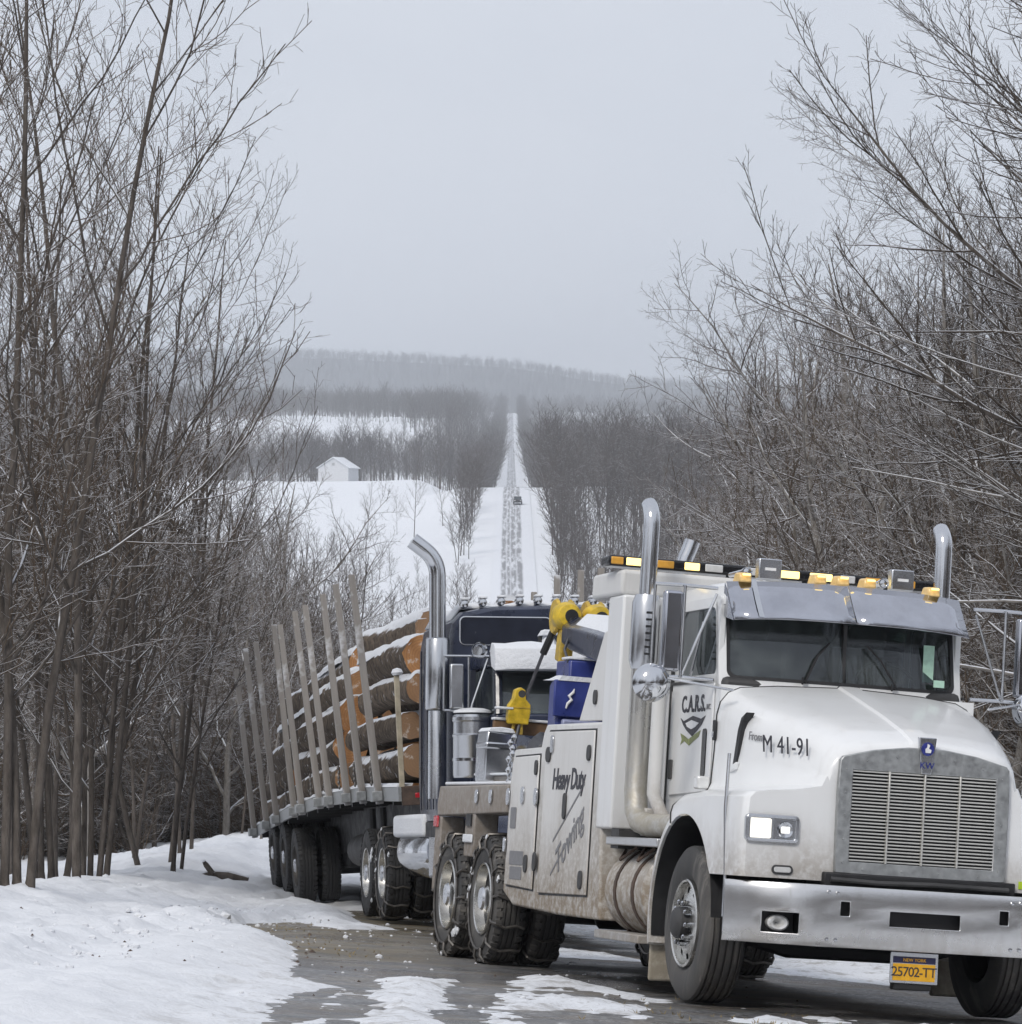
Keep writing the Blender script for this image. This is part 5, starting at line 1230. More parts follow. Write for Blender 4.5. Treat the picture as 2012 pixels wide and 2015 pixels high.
# logs in three stacks
def log_obj(ln, r, seed, bright):
    g = random.Random(seed); m = MB(); n = 18; secs = []
    k0 = [g.uniform(.93, 1.07) for _ in range(n)]
    bend = (g.uniform(-.08, .08), g.uniform(-.05, .05))
    for i in range(9):
        t = i / 8; rr = r * lerp(1.0, g.uniform(.93, 1.0), t) * (1 + .025 * math.sin(i * 2.1 + seed)); q = math.sin(PI * t)
        secs.append([(-ln * t + (g.uniform(-.03, .03) if i in (0, 8) else 0), rr * k0[k] * g.uniform(.965, 1.035) * math.cos(2 * PI * k / n) + bend[0] * q, rr * k0[k] * g.uniform(.975, 1.025) * math.sin(2 * PI * k / n) + bend[1] * q) for k in range(n)])
    m.loft(secs, closed=True)
    me = m.mesh('log', 'log_bark', angle=60)
    e = MB()
    for sx, S in ((1, secs[0]),):
        x0 = S[0][0] - sx * .003
        e.add([(p[0] - sx * .003, p[1] * .955, p[2] * .955) for p in S], [tuple(range(n))])
        e.add([(S[k][0], S[k][1], S[k][2]) for k in range(n)] + [(S[k][0] - sx * .003, S[k][1] * .955, S[k][2] * .955) for k in range(n)], [(k, (k + 1) % n, n + (k + 1) % n, n + k) for k in range(n)])
    e2 = MB(); S = secs[-1]; x0 = S[0][0] + .003
    e2.add([(p[0] + .003, p[1] * .955, p[2] * .955) for p in S], [tuple(range(n))]); e2.add([tuple(p) for p in S] + [(p[0] + .003, p[1] * .955, p[2] * .955) for p in S], [(k, (k + 1) % n, n + (k + 1) % n, n + k) for k in range(n)])
    ee = (e.mesh('cut_end', 'log_end', angle=60), e2.mesh('cut_end', 'log_end', angle=60))
    return me, ee
rowname = ['bottom row', 'second row', 'third row', 'fourth row', 'top row']
posname = ['against the near stakes', 'second in from the near stakes', 'in the middle', 'second in from the far stakes', 'against the far stakes']
seed = 100
for bi, (bn, x0, ln) in enumerate((('front stack', -1.05, 4.5), ('middle stack', -6.75, 4.4), ('rear stack', -12.0, 4.1))):
    g = random.Random(40 + bi); rows = []
    zprev = None
    for r_i, cnt in enumerate((5, 5, 4, 4, 3)):
        R0 = (.245, .235, .25, .235, .23)[r_i]
        wid = 2.28 - (.0, .08, .30, .55, .95)[r_i]
        for c in range(cnt):
            r_ = R0 * g.uniform(.74, 1.10)
            if cnt == 5: r_ *= .93
            y = -wid / 2 + wid * (c + .5) / cnt + g.uniform(-.02, .02)
            z = .02 + .235 + r_i * .405 + g.uniform(-.02, .03) - (.02 if r_i == 4 else 0)
            seed += 1; L1 = ln + g.uniform(-.15, .25)
            me, ee = log_obj(L1, r_, seed, 0)
            xx = x0 + g.uniform(-.55, .20) - (.25 if r_i > 2 else 0) - (.9 if (r_i == 4 and c == 0) else 0)
            loc = Mx @ Vector((xx, y, dz(xx - ln / 2) + z + .02))
            sl = math.atan2(dz(xx) - dz(xx - ln), ln)
            o = mk('log', me); o.matrix_world = Matrix.Translation(loc) @ Mx.to_3x3().to_4x4() @ Matrix.Rotation(-sl, 4, 'Y') @ Matrix.Rotation(R(g.uniform(-1.6, 1.6)), 4, 'Z') @ Matrix.Rotation(R(g.uniform(-.8, .8)), 4, 'Y') @ Matrix.Rotation(g.uniform(0, 6.28), 4, 'X')
            mk('cut_end', ee[0], o); mk('cut_end', ee[1], o)
            pn = {5: posname, 4: [posname[0], posname[1], posname[3], posname[4]], 3: [posname[0], posname[2], posname[4]]}[cnt][c]
            tag(o, 'bark covered log of the %s, %s, %s' % (bn, rowname[r_i], pn), 'log', 'logs stacked on the trailer')
            if r_i >= 3 or (c in (0, cnt - 1) and r_i == 2):
                m = MB(); SS = []; off = 0 if r_i >= 3 else (-.5 if c == 0 else .5)
                for xq in np.linspace(-.02, -L1 + .03, 22):
                    hgt = g.uniform(.03, .075) * (1 if r_i >= 3 else .6)
                    A_ = np.linspace(R(g.uniform(30, 44)), R(g.uniform(136, 152)), 9) if r_i >= 3 else np.linspace(R(g.uniform(62, 78)), R(g.uniform(112, 132)), 9)
                    SS.append([(xq, (r_ + hgt * math.sin((a - A_[0]) / (A_[-1] - A_[0]) * PI) ** .7 + .004) * math.cos(a), (r_ + hgt * math.sin((a - A_[0]) / (A_[-1] - A_[0]) * PI) ** .7 + .004) * math.sin(a)) for a in A_])
                m.loft(SS, cap0=True, cap1=True)
                if r_i < 3 and c == 0:
                    m.v = [(a, -b_, c_) for a, b_, c_ in m.v]
                sc = m.build('snow_cap', 'snow_cap', o); sc.matrix_parent_inverse = Matrix.Identity(4)
                sc.matrix_local = o.matrix_world.inverted() @ (Matrix.Translation(loc) @ Mx.to_3x3().to_4x4() @ Matrix.Rotation(-sl, 4, 'Y'))

# =================================================================== far things
bx_, by_ = -52.5, 1050.0; bz_ = gz(bx_, by_)
Bn = empty('barn', Matrix.Translation((bx_, by_, bz_ - .3)) @ Matrix.Rotation(R(-12), 4, 'Z'))
tag(Bn, 'white gabled barn at the top of the snowy field', 'barn')
MB().box(-4.6, 4.6, -.0, 12, 0, 4.4).build('wall', 'barn_white', Bn)
MB().prism([(-4.6, 4.4), (4.6, 4.4), (0, 7.2)], 'y', .02, 11.98).build('gable', 'barn_white', Bn)
for s in (-1, 1):
    rf = MB(); rf.add([(s * 5.1, -.5, 4.15), (0, -.5, 7.35), (0, 12.5, 7.35), (s * 5.1, 12.5, 4.15), (s * 5.1, -.5, 4.35), (0, -.5, 7.6), (0, 12.5, 7.6), (s * 5.1, 12.5, 4.35)], [(0, 1, 2, 3), (4, 5, 6, 7), (0, 1, 5, 4), (1, 2, 6, 5), (2, 3, 7, 6), (3, 0, 4, 7)])
    rf.build('roof', 'snow', Bn)
dd = MB().box(-1.4, 1.4, -.08, -.01, 0, 3.2).build('door', 'barn_white', Bn)
MB().box(-.45, .45, -.06, -.01, 5.0, 5.8).build('window', 'galvanised', Bn)
def far_car(x, y, label, col):
    e = empty('car', Matrix.Translation((x, y, gz(x, y) + .12)) )
    tag(e, label, 'car')
    m = MB(); m.prism([(-2.2, .35), (-2.25, .8), (-2.0, .95), (-1.2, 1.02), (1.9, 1.0), (2.2, .9), (2.2, .35)], 'x', -.88, .88); b_ = m.build('body', col, e, .06)
    m = MB(); m.prism([(-1.3, 1.0), (-.6, 1.55), (1.3, 1.58), (1.9, 1.0)], 'x', -.76, .76); m.build('cabin', 'glass_dark', e, .05)
    MB().box(-.72, .72, -.55, 1.28, 1.56, 1.62).build('roof', col, e, .03)
    for wx in (-.82, .82):
        for wy in (-1.4, 1.4):
            q = MB().lathe([(-.11, 0), (-.11, .30), (-.08, .33), (.08, .33), (.11, .30), (.11, 0)], (0, 0, 0), 'x', 18).build('wheel', 'rubber', e); q.location = (wx, wy, .33)
    for wx in (-.6, .6): MB().box(wx - .16, wx + .16, -2.26, -2.2, .62, .78).build('headlight', 'lens_clear', e, .02)
far_car(1.4, 742, 'small dark car driving on the far snowy road', 'car_dark')
# broken limb lying on the snow left of the trailer wheels
lx, ly = -4.45, 54.6
m = MB(); m.tube([(-.40, 0, .05), (-.15, .05, .09), (.12, 0, .08), (.42, -.05, .03)], [.04, .07, .07, .03], 9)
m.tube([(-.12, 0, .09), (-.24, .05, .24), (-.27, .0, .30)], [.05, .045, .025], 8)
o = m.build('broken_limb', 'bark'); o.location = (lx, ly, surf(lx, ly) - .02); tag(o, 'short broken limb lying on the snow left of the trailer wheels', 'branch')
# ------------------------------------------------------------------ bare trees
def grow_tree(seed, H, r0, spec, lean=(0, 0), stems=1, splay=.5):
    """returns branches as (points, radii, level). spec: per level dict(n, ratio, ang, up, wig, seg, t0)"""
    g = np.random.default_rng(seed); out = []
    def branch(p, d, ln, r, lv, rend):
        sp = spec[min(lv, len(spec) - 1)]
        n = max(2, int(round(ln / sp['seg'])) ) ; n = min(n, 14)
        P = np.empty((n + 1, 3)); P[0] = p; D = np.empty((n + 1, 3)); D[0] = d
        st = ln / n
        W_ = g.normal(0, 1, (n, 3))
        for i in range(n):
            d = d + W_[i] * sp['wig'] + np.array((0, 0, sp['up'] / n)); d = d / math.sqrt(d @ d)
            P[i + 1] = P[i] + d * st; D[i + 1] = d
        t = np.linspace(0, 1, n + 1); rad = np.maximum(r * (1 - t) ** .85 + rend * t, rend)
        if lv == 0 and r > .03 and n > 2:      # root flare
            e_ = np.array((.30, .42, .60, .85)); st0 = st
            Pq = [P[0] + (P[1] - P[0]) * min(.95, q_ / st0) for q_ in e_]; k_ = (2.0, 1.55, 1.2, 1.06)
            out.append((np.vstack([P[:1], np.array(Pq), P[1:]]), np.concatenate([[r * 2.2], r * np.array(k_), rad[1:]]), lv))
        else: out.append((P, rad, lv))
        if lv + 1 >= len(spec): return
        sc = spec[lv + 1]
        cnt = sc['n'] if not callable(sc['n']) else sc['n'](ln)
        if lv > 0: cnt = max(1, int(round(cnt * min(1.6, ln / sc.get('ref', 2.0)))))
        az = g.uniform(0, 6.28)
        for k in range(cnt):
            tt = sc['t0'] + (1 - sc['t0']) * (k + g.uniform(.1, .9)) / cnt
            tt = min(tt, .98); fi = tt * n; i = min(int(fi), n - 1); q = P[i] + (P[i + 1] - P[i]) * (fi - i); dd = D[i]
            az += 2.4 + g.uniform(-.5, .5)
            a = Vector(dd); u = a.orthogonal().normalized(); w = a.cross(u)
            side = np.array(u * math.cos(az) + w * math.sin(az))
            if 'bias' in sc: side = side + np.array(sc['bias']) * g.uniform(.2, 1.2); side -= dd * (side @ dd); side /= max(1e-6, math.sqrt(side @ side))
            an = R(sc['ang'] + g.uniform(-12, 12))
            nd = dd * math.cos(an) + side * math.sin(an)
            L1 = ln * sc['ratio'] * (1 - sc.get('fall', .55) * tt) * g.uniform(.6, 1.2)
            rr = min(np.interp(tt, t, rad) * sc.get('rk', .6), .9 * np.interp(tt, t, rad))
            branch(q, nd / math.sqrt(nd @ nd), max(L1, sc['seg'] * 1.2), max(rr, sc['rmin']), lv + 1, sc['rmin'])
    for s in range(stems):
        a = g.uniform(0, 6.28); k = 0 if stems == 1 else g.uniform(.05, splay)
        d = np.array((lean[0] + k * math.cos(a), lean[1] + k * math.sin(a), 1.0)); d /= math.sqrt(d @ d)
        branch(np.array((.12 * math.cos(a), .12 * math.sin(a), -.35)) if stems > 1 else np.array((0, 0, -.35)), d, H * (1 if stems == 1 else g.uniform(.7, 1.05)), r0 * (1 if stems == 1 else g.uniform(.5, 1)), 0, spec[0]['rmin'])
    return out
def branches_mesh(name, br, mat, sides=(8, 5, 4, 3, 3)):
    V = []; F = []; k0 = 0
    for P, rad, lv in br:
        n = sides[min(lv, len(sides) - 1)]
        d = P[-1] - P[0]; d = d / max(1e-9, math.sqrt(d @ d))
        a = np.array((0, 0, 1.)) if abs(d[2]) < .9 else np.array((1., 0, 0))
        a = a - d * (a @ d); a /= math.sqrt(a @ a); b_ = np.cross(d, a)
        t = np.arange(n) * 2 * PI / n
        ring = np.cos(t)[:, None] * a + np.sin(t)[:, None] * b_
        v = P[:, None, :] + ring[None] * rad[:, None, None]
        V.append(v.reshape(-1, 3)); m = len(P)
        i = (np.arange(m - 1)[:, None] * n + np.arange(n)[None]); j = (np.arange(m - 1)[:, None] * n + (np.arange(n)[None] + 1) % n)
        F.append((np.stack([i, j, j + n, i + n], -1).reshape(-1, 4)) + k0); k0 += m * n
    V = np.concatenate(V); F = np.concatenate(F)
    me = bpy.data.meshes.new(name)
    me.vertices.add(len(V)); me.vertices.foreach_set('co', V.ravel())
    me.loops.add(F.size); me.loops.foreach_set('vertex_index', F.ravel().astype(np.int32))
    me.polygons.add(len(F)); me.polygons.foreach_set('loop_start', np.arange(len(F), dtype=np.int32) * 4); me.polygons.foreach_set('loop_total', np.full(len(F), 4, np.int32))
    me.update(calc_edges=True); me.shade_smooth(); me.materials.append(MATS[mat])
    return me
ASC = [dict(n=1, ratio=1, ang=0, up=.15, wig=.035, seg=.9, t0=0, rmin=.010),
       dict(n=15, ratio=.37, ang=44, up=.62, wig=.085, seg=.4, t0=.24, rmin=.006, rk=.50, fall=.35),
       dict(n=7, ratio=.40, ang=36, up=.35, wig=.10, seg=.25, t0=.12, rmin=.0042, rk=.55, ref=1.9),
       dict(n=5, ratio=.40, ang=42, up=.2, wig=.14, seg=.16, t0=.1, rmin=.0034, rk=.6, ref=1.0),
       dict(n=3, ratio=.50, ang=42, up=.1, wig=.15, seg=.14, t0=.15, rmin=.003, rk=.7, ref=.5)]
BUSH = [dict(n=1, ratio=1, ang=0, up=.1, wig=.06, seg=.7, t0=0, rmin=.012),
        dict(n=13, ratio=.52, ang=48, up=.45, wig=.10, seg=.4, t0=.12, rmin=.007, rk=.55, fall=.45),
        dict(n=9, ratio=.48, ang=46, up=.3, wig=.13, seg=.24, t0=.1, rmin=.0045, rk=.55, ref=2.2),
        dict(n=7, ratio=.45, ang=48, up=.25, wig=.16, seg=.16, t0=.08, rmin=.0036, rk=.6, ref=1.0),
        dict(n=3, ratio=.5, ang=45, up=.1, wig=.18, seg=.13, t0=.15, rmin=.003, rk=.7, ref=.5)]
BRUSH = [dict(n=1, ratio=1, ang=0, up=.1, wig=.08, seg=.35, t0=0, rmin=.005),
         dict(n=9, ratio=.42, ang=40, up=.3, wig=.12, seg=.22, t0=.15, rmin=.004, rk=.55),
         dict(n=6, ratio=.45, ang=45, up=.2, wig=.16, seg=.15, t0=.1, rmin=.0034, rk=.6, ref=1.0),
         dict(n=3, ratio=.5, ang=45, up=.1, wig=.18, seg=.12, t0=.1, rmin=.003, rk=.7, ref=.45)]
FAR = [dict(n=1, ratio=1, ang=0, up=.1, wig=.05, seg=2.2, t0=0, rmin=.05),
       dict(n=15, ratio=.36, ang=52, up=.7, wig=.12, seg=1.4, t0=.30, rmin=.035, rk=.6, fall=.05),
       dict(n=8, ratio=.45, ang=44, up=.4, wig=.15, seg=.8, t0=.1, rmin=.028, rk=.6, ref=4.0)]
ALL_BR = []; DEEP = {'left': [], 'right': []}
def split(seed, H, r0, spec, mats, cut=1, **k):
    br = grow_tree(seed, H, r0, spec, **k)
    ALL_BR.append((seed, br, mats[1]))
    return (branches_mesh('trunk', [b for b in br if b[2] <= cut], mats[0]), branches_mesh('crown', [b for b in br if b[2] > cut], mats[1]), H)
P_ASC = [split(11, 12.5, .066, ASC, ('bark', 'twigs_brown')), split(12, 13.5, .072, ASC, ('bark', 'twigs_brown')), split(13, 11.0, .055, ASC, ('bark', 'twigs_brown')), split(14, 11.5, .055, ASC, ('bark', 'twigs_brown'), stems=5, splay=.22)]
P_BUSH = [split(21, 11.0, .16, BUSH, ('bark_pale', 'twigs_brown')), split(22, 10.0, .13, BUSH, ('bark_pale', 'twigs_brown'), stems=2), split(23, 12.0, .17, BUSH, ('bark_pale', 'twigs')), split(24, 9.0, .09, BUSH, ('bark', 'twigs_brown'), stems=4)]
P_THIN = [split(31, 9.0, .042, ASC, ('bark', 'twigs_brown')), split(32, 7.5, .036, ASC, ('bark_pale', 'twigs_brown')), split(33, 8.0, .040, ASC, ('bark', 'twigs'))]
def plant(proto, x, y, s=1.0, rot=0.0, label=None, group=None, name='bare_tree', tilt=(0, 0), cat='tree', z=None):
    e = empty(name); zz = gz(x, y) - .05 if z is None else z
    e.location = (x, y, zz); e.scale = (s, s, s); e.rotation_euler = (tilt[0], tilt[1], rot)
    mk('trunk', proto[0], e); mk('crown', proto[1], e)
    tag(e, label, cat, group); return e

def wood_label(pr, y, side):
    kind = 'bushy twiggy' if any(pr is q for q in P_BUSH) else 'thin spindly' if any(pr is q for q in P_THIN) else 'tall upswept'
    row = 'front rows' if y < 75 else 'middle' if y < 125 else 'far depths'
    return 'bare %s tree in the %s of the woods %s of the road' % (kind, row, side)
# --- trees one can tell apart on the left
rnd = random.Random(77)
e = plant(P_ASC[3], -5.15, 36.6, 1.0, 2.4, 'tall dark trunked tree at the left edge with a leaning stem', tilt=(0, R(-1)))
plant(P_ASC[0], -5.45, 44.5, .96, 4.3, 'slender straight tree rising to the top left, third from the edge', tilt=(0, R(0)))
plant(P_ASC[3], -5.7, 48.5, .92, 1.2, 'many stemmed slender tree whose shoots fan out against the sky', tilt=(0, R(5)))
plant(P_ASC[1], -5.9, 57, .74, 3.6, 'slim tree leaning right with upswept branches against the ridge', tilt=(0, R(9)))
plant(P_ASC[2], -5.9, 66, .78, .3, 'small upswept tree just left of the rear stakes', tilt=(0, R(6)))
plant(P_ASC[3], -6.6, 51, 1.0, 5.0, 'thin grey tree behind the fan of slender shoots', tilt=(0, R(-1)))
# --- woods on the left: each tree its own
def fit_left(pr, x, y, s):
    """largest scale not above s that keeps the tree below the stepped skyline of the left woods"""
    H = pr[2]; wide = .30 if any(pr is q for q in P_BUSH) else .19
    while s > .45:
        ok = True
        for dx, fz in ((0, 1.0), (wide * .6 * H * s, .82), (wide * H * s, .55)):
            u = 1006 + 7000 * (x + dx) / y; v = 1007 - 7000 * (gz(x, y) + H * s * fz) / y
            lim = np.interp(u, [0, 330, 480, 585, 600, 700, 760, 815, 850], [-400, 0, 250, 560, 965, 1000, 1060, 1120, 1600])
            if v < lim: ok = False; break
        if ok: return s
        s *= .93
    return 0
cnt = 0
for k in range(700):
    y = 46 + 150 * rnd.random() ** 1.05
    xmax = -4.9 - .35 * rnd.random(); xmin = -(.148 * y + 2.5)
    if xmin > xmax - .5: continue
    x = rnd.uniform(xmin, xmax)
    if cnt >= 175: break
    big = rnd.random()
    if y > 78 and x > -.092 * y: pr, s = (rnd.choice(P_THIN), rnd.uniform(.8, 1.08)) if rnd.random() < .5 else (rnd.choice(P_BUSH), rnd.uniform(.62, .84))
    elif big < .58 and y > 66: pr = rnd.choice(P_BUSH); s = rnd.uniform(.72, .98)
    elif big < .75: pr = rnd.choice(P_THIN); s = rnd.uniform(.8, 1.15)
    else: pr = rnd.choice(P_ASC); s = rnd.uniform(.68, .9)
    s = fit_left(pr, x, y, s)
    if s == 0: continue
    if y > 118: DEEP['left'].append((x, y, s, pr)); cnt += 1; continue
    plant(pr, x, y, s, rnd.uniform(0, 6.28), wood_label(pr, y, 'left'), 'trees of the left woods', tilt=(R(rnd.uniform(-4, 4)), R(rnd.uniform(-5, 3)))); cnt += 1
for k in range(44):
    y = rnd.uniform(92, 205); x = rnd.uniform(-.088 * y, -5.6)
    pr = rnd.choice(P_BUSH) if rnd.random() < .65 else rnd.choice(P_THIN)
    s = fit_left(pr, x, y, 1.0)
    if s and y > 118: DEEP['left'].append((x, y, s, pr))
    elif s: plant(pr, x, y, s, rnd.uniform(0, 6.28), 'low bare tree in the brush between the log trailer and the far field', 'trees of the left woods')
# --- woods on the right
plant(P_BUSH[2], 9.8, 90, 1.22, 4.4, 'high crowned tree rising above the cab in the right woods', name='bare_tree')
plant(P_BUSH[0], 8.8, 103, 1.28, 3.1, 'rounded tree standing above the left end of the light bar', name='bare_tree')
plant(P_BUSH[3], 11.6, 97, 1.5, 1.1, 'many stemmed tall tree above the right exhaust stack', name='bare_tree')
plant(P_BUSH[0], 7.6, 92, 1.22, .2, 'broad pale barked tree spreading behind the tow truck cab', name='bare_tree')
plant(P_BUSH[0], 6.5, 73, 1.05, 2.2, 'pale limbed tree fanning up right behind the light bar', name='bare_tree')
plant(P_BUSH[1], 8.3, 69, 1.15, 4.0, 'forked pale barked tree behind the right exhaust stack', name='bare_tree')
plant(P_BUSH[2], 7.0, 112, 1.22, 1.9, 'tall bushy tree at the road side edge of the right woods', name='bare_tree')
plant(P_BUSH[3], 5.4, 104, .85, 2.9, 'low bushy tree reaching over the road right of the far road', name='bare_tree', tilt=(0, R(-14)))
cnt = 0
for k in range(800):
    y = 52 + 170 * rnd.random() ** 1.1; xmin = 6.0 + rnd.random() if y > 75 else 7.0; xmax = .148 * y + 3
    if xmax < xmin + .4: continue
    x = rnd.uniform(xmin, xmax)
    if cnt >= 160: break
    pr = rnd.choice(P_BUSH) if rnd.random() < .75 else rnd.choice(P_THIN + P_ASC[2:]); s = rnd.uniform(.8, 1.1)
    if y > 118: DEEP['right'].append((x, y, s, pr)); cnt += 1; continue
    plant(pr, x, y, s, rnd.uniform(0, 6.28), wood_label(pr, y, 'right'), 'trees of the right woods', tilt=(R(rnd.uniform(-4, 4)), R(rnd.uniform(-8, 4)))); cnt += 1
# big tree off the right edge whose limbs sweep up to the left into the picture
SPREAD = [dict(n=1, ratio=1, ang=0, up=.1, wig=.03, seg=1.0, t0=0, rmin=.03),
          dict(n=30, ratio=.60, ang=56, up=.28, wig=.055, seg=.5, t0=.20, rmin=.007, rk=.40, fall=.2, bias=(-2.4, -.2, 0)),
          dict(n=13, ratio=.40, ang=28, up=.25, wig=.07, seg=.3, t0=.12, rmin=.005, rk=.55, ref=3.5),
          dict(n=7, ratio=.36, ang=34, up=.3, wig=.12, seg=.17, t0=.08, rmin=.004, rk=.55, ref=1.2),
          dict(n=4, ratio=.45, ang=38, up=.2, wig=.15, seg=.12, t0=.1, rmin=.003, rk=.7, ref=.5)]
sp1 = split(41, 14.0, .24, SPREAD, ('bark', 'twigs'))
plant(sp1, 11.0, 44, 1.0, .0, 'large tree right of the frame whose long limbs sweep up left', name='bare_tree')
sp2 = split(43, 12.5, .20, SPREAD, ('bark', 'twigs'))
plant(sp2, 12.9, 56, 1.05, .35, 'large spreading tree behind the foremost one on the right', name='bare_tree')
LOW = [dict(n=1, ratio=1, ang=0, up=.05, wig=.03, seg=.8, t0=0, rmin=.03),
       dict(n=9, ratio=.85, ang=78, up=.16, wig=.05, seg=.5, t0=.38, rmin=.008, rk=.40, fall=.3, bias=(-1.8, -.1, 0)),
       dict(n=7, ratio=.34, ang=34, up=.15, wig=.10, seg=.25, t0=.2, rmin=.005, rk=.55, ref=3.0),
       dict(n=5, ratio=.36, ang=42, up=.15, wig=.14, seg=.15, t0=.1, rmin=.004, rk=.6, ref=1.0)]
lw = split(52, 7.2, .13, LOW, ('bark_pale', 'twigs'))
plant(lw, 8.0, 43.0, 1.0, .1, 'lower tree on the right with long level snow laden limbs', name='bare_tree')
# trees standing beside and behind the camera, outside the frame but seen in the glass and chrome
for k in range(32):
    sx = -1 if k % 2 else 1; y = -46 + 80 * (k // 2) / 16 + rnd.uniform(-1.5, 1.5); x = sx * rnd.uniform(9.0 + .15 * max(y, 0), 16 + .1 * max(y, 0))
    if k % 9 == 0: x = rnd.uniform(-7, 7); y = -50 + rnd.uniform(-8, 4)
    plant(P_BUSH[k % 4], x, y, rnd.uniform(.9, 1.2), x * 1.7 + k, 'bare road side tree standing beside the photographer', 'trees around the camera')

for k, (x, y) in enumerate(((-5.5, -16), (5.8, -15), (-8, -22), (8.5, -21), (-3.5, -27), (3.2, -29))):
    plant(P_BUSH[k % 4], x, y, 1.1, k * 1.3, 'bare road side tree standing behind the photographer', 'trees around the camera')

# --- stuff: brush thickets, far woods
def proto_coll(name, meshes):
    c = bpy.data.collections.new(name)
    for k, me in enumerate(meshes):
        o = bpy.data.objects.new(name + '_%d' % k, me); c.objects.link(o)
    return c
def scatter(name, pts, sc, rot, coll, label, cat, idx=None):
    me = bpy.data.meshes.new(name); me.from_pydata([tuple(p) for p in pts], [], [])
    a = me.attributes.new('scl', 'FLOAT', 'POINT'); a.data.foreach_set('value', np.array(sc, np.float32))
    a = me.attributes.new('rot', 'FLOAT', 'POINT'); a.data.foreach_set('value', np.array(rot, np.float32))
    o = mk(name, me); tag(o, label, cat, kind='stuff')
    ng = bpy.data.node_groups.new(name, 'GeometryNodeTree')
    ng.interface.new_socket('Geometry', in_out='INPUT', socket_type='NodeSocketGeometry'); ng.interface.new_socket('Geometry', in_out='OUTPUT', socket_type='NodeSocketGeometry')
    N = ng.nodes; Lk = ng.links
    gi = N.new('NodeGroupInput'); go = N.new('NodeGroupOutput'); ip = N.new('GeometryNodeInstanceOnPoints'); ci = N.new('GeometryNodeCollectionInfo')
    ci.inputs['Collection'].default_value = coll; ci.inputs['Separate Children'].default_value = True; ci.inputs['Reset Children'].default_value = True
    ip.inputs['Pick Instance'].default_value = True
    na = N.new('GeometryNodeInputNamedAttribute'); na.data_type = 'FLOAT'; na.inputs[0].default_value = 'scl'
    nr = N.new('GeometryNodeInputNamedAttribute'); nr.data_type = 'FLOAT'; nr.inputs[0].default_value = 'rot'
    cx_ = N.new('ShaderNodeCombineXYZ'); er = N.new('FunctionNodeEulerToRotation')
    Lk.new(gi.outputs[0], ip.inputs['Points']); Lk.new(ci.outputs[0], ip.inputs['Instance'])
    Lk.new(nr.outputs[0], cx_.inputs[2]); Lk.new(cx_.outputs[0], er.inputs[0]); Lk.new(er.outputs[0], ip.inputs['Rotation'])
    Lk.new(na.outputs[0], ip.inputs['Scale']); Lk.new(ip.outputs[0], go.inputs[0])
    if idx is not None:
        a = me.attributes.new('kind_index', 'INT', 'POINT'); a.data.foreach_set('value', np.array(idx, np.int32))
        ni = N.new('GeometryNodeInputNamedAttribute'); ni.data_type = 'INT'; ni.inputs[0].default_value = 'kind_index'; Lk.new(ni.outputs[0], ip.inputs['Instance Index'])
    md = o.modifiers.new('scatter', 'NODES'); md.node_group = ng
    return o
C_BRUSH = proto_coll('brush_kind', [branches_mesh('brush', grow_tree(60 + k, 3.6, .02, BRUSH, stems=9), 'twigs_brown', (4, 3, 3, 3)) for k in range(3)])
C_FAR = proto_coll('far_tree_kind', [branches_mesh('far_tree', grow_tree(70 + k, 14 + k, .16, FAR), 'twigs_far', (4, 3, 3)) for k in range(4)])
ng_ = np.random.default_rng(5)
def wedge(n, y0, y1, side, xin, pw=1.2, extra=3.0, cond=None):
    P = []
    while len(P) < n:
        y = y0 + (y1 - y0) * ng_.random() ** pw; xm = .148 * y + extra
        if xm < xin: continue
        x = side * (xin + (xm - xin) * ng_.random())
        if cond and not cond(x, y): continue
        P.append((x, y))
    P = np.array(P); return np.column_stack([P, ground(P[:, 0], P[:, 1]) - .1])
PR = P_ASC + P_BUSH + P_THIN
C_DEEP = proto_coll('deep_tree_kind', [branches_mesh('deep_tree', br, mt) for sd_, br, mt in ALL_BR if sd_ < 40])
for side in ('left', 'right'):
    D_ = DEEP[side]; q = np.array([(x, y, 0) for x, y, s_, pr in D_], float); q[:, 2] = ground(q[:, 0], q[:, 1]) - .05
    scatter('deep_woods', q, [d[2] for d in D_], ng_.uniform(0, 6.28, len(D_)), C_DEEP, 'bare woods receding down the hill on the %s of the road' % side, 'woods', idx=[next(i for i, r_ in enumerate(PR) if r_ is d[3]) for d in D_])
p = np.concatenate([wedge(560, 84, 230, -1, 5.4), wedge(60, 80, 120, -1, 7.5)])
scatter('brush_thicket', p, ng_.uniform(.7, 1.6, len(p)), ng_.uniform(0, 6.28, len(p)), C_BRUSH, 'dense brown brush filling the woods left of the road', 'brush')
p = np.concatenate([wedge(620, 60, 260, 1, 5.6), wedge(200, 60, 130, 1, 6.4)])
scatter('brush_thicket', p, ng_.uniform(.7, 1.6, len(p)), ng_.uniform(0, 6.28, len(p)), C_BRUSH, 'dense brown brush filling the woods right of the road', 'brush')
P = []  # unseen brush added on both sides so the chrome mirrors dark woods
while len(P) < 170:
    y = ng_.uniform(-42, 40); x = ng_.choice((-1, 1)) * ng_.uniform(9.5 + .15 * max(y, 0), 22)
    P.append((x, y))
P = np.array(P); p = np.column_stack([P, ground(P[:, 0], P[:, 1]) - .1])
scatter('brush_thicket', p, ng_.uniform(1.6, 2.9, len(p)), ng_.uniform(0, 6.28, len(p)), C_BRUSH, 'unseen brush added along both road sides, mirrored in the chrome', 'brush')
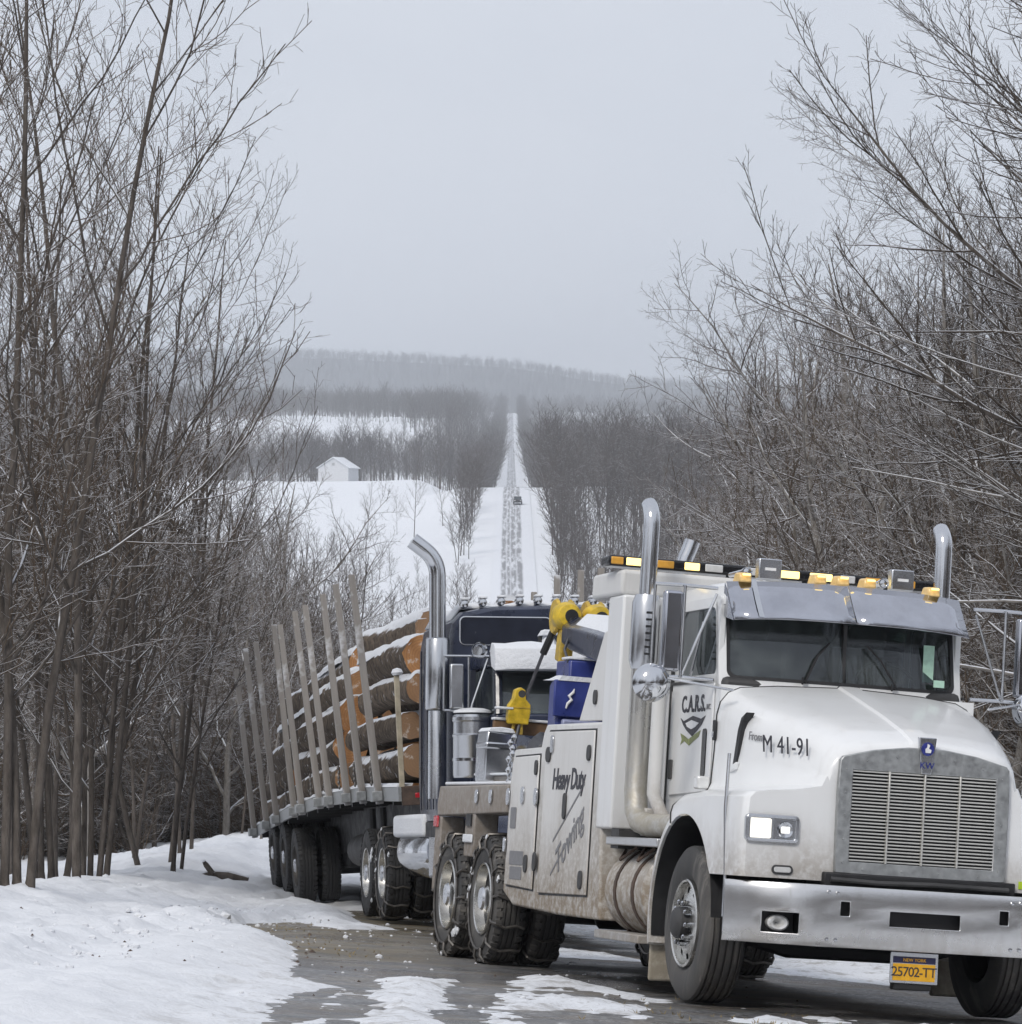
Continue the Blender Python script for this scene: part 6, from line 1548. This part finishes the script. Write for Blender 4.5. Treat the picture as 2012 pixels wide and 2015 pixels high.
# valley and far hillside woods
def field(x, y):      # the open snow field below the barn, and the strip beyond it
    if -140 < x < -9 - (y - 600) * .012 and 585 < y < 1062: return True
    if -150 < x < -52 and 1640 < y < 1860: return True
    return False
def near_road(x, y): return abs(x - ROADX) < (6.6 if y < 1200 else 5.6)
def far_pts(n, y0, y1, pw=1.0, keep=1.0, cond=None):
    P = []
    while len(P) < n:
        y = y0 + (y1 - y0) * ng_.random() ** pw; x = ng_.uniform(-1, 1) * (.15 * y + 30)
        if field(x, y) or near_road(x, y): continue
        if cond and not cond(x, y): continue
        P.append((x, y))
    P = np.array(P); return np.column_stack([P, ground(P[:, 0], P[:, 1]) - .3])
p = np.concatenate([far_pts(450, 400, 900, cond=lambda x, y: 7 < x < 90), far_pts(1300, 230, 600), far_pts(1500, 600, 1062), far_pts(3400, 1062, 1650), far_pts(4500, 1650, 2600), far_pts(4500, 2600, 3700)])
rowL = []
for y in np.arange(560, 1250, 7.0):
    for s in (-1, 1): rowL.append((ROADX + s * (7.2 + ng_.uniform(0, 3)), y + ng_.uniform(-3, 3)))
for y in np.arange(1250, 3400, 9.0):
    for s in (-1, 1):
        for q in range(2): rowL.append((ROADX + s * (6.3 + ng_.uniform(0, 5)), y + ng_.uniform(-4, 4)))
rowL = [r for r in rowL if not (r[0] < 0 and 540 < r[1] < 1000 and ng_.random() < .72) and not (r[0] > 0 and r[1] < 800 and ng_.random() < .4)]
rowL = np.array(rowL); p = np.concatenate([p, np.column_stack([rowL, ground(rowL[:, 0], rowL[:, 1]) - .3])])
scl = ng_.uniform(.6, 1.1, len(p)); scl[p[:, 1] < 600] *= .75; scl[(p[:, 0] < 0) & (p[:, 0] > -14) & (p[:, 1] > 540) & (p[:, 1] < 1000)] *= .6; scl[(p[:, 0] < -35) & (p[:, 0] > -160) & (p[:, 1] > 1330) & (p[:, 1] < 1660)] *= .5; scl[(p[:, 0] < -7) & (p[:, 0] > -75) & (p[:, 1] > 300) & (p[:, 1] < 600)] *= .5
scatter('far_woods', p, scl, ng_.uniform(0, 6.28, len(p)), C_FAR, 'grey leafless woods covering the far side of the valley', 'woods')
# ridge woods: wide crowns that break the skyline
P = np.column_stack([ng_.uniform(-900, 900, 14000), 3700 + 1700 * ng_.random(14000) ** .8]); p = np.column_stack([P, ground(P[:, 0], P[:, 1]) - .5])
scatter('ridge_woods', p, ng_.uniform(.55, .95, len(p)), ng_.uniform(0, 6.28, len(p)), C_FAR, 'hazy leafless woods covering the far ridge', 'woods')
# lone trees and shrubs standing in the snow field
for i, (x, y, s, lb) in enumerate(((-26.5, 655, 1.0, 'lone bare tree in the snow field, nearest the woods'), (-17.5, 640, 1.25, 'tallest lone bare tree in the snow field left of the chrome stack'), (-21.5, 670, .8, 'slim bare tree in the snow field between two others'), (-13.2, 690, 1.0, 'bare tree in the snow field closest to the far road'))):
    e = plant((P_ASC[i % 3][0], P_ASC[i % 3][1], 1), x, y, s, i, lb, name='field_tree')

# ------------------------------------------------------------------ haze: one closed box of even thin air
hz = MB().box(-1700, 1700, -60, 6200, -40, 285)
mh = bpy.data.materials.new('haze_air'); mh.use_nodes = True; nn = mh.node_tree.nodes; nn.clear()
ho = nn.new('ShaderNodeOutputMaterial'); pv = nn.new('ShaderNodeVolumePrincipled')
pv.inputs['Color'].default_value = (0.93, 0.965, 1.0, 1); pv.inputs['Density'].default_value = 2.1e-4; pv.inputs['Anisotropy'].default_value = 0.6
mh.node_tree.links.new(pv.outputs[0], ho.inputs['Volume']); MATS['haze_air'] = mh
h = hz.build('haze', 'haze_air', smooth=False); tag(h, 'thin winter haze filling the valley air', 'haze', kind='stuff')
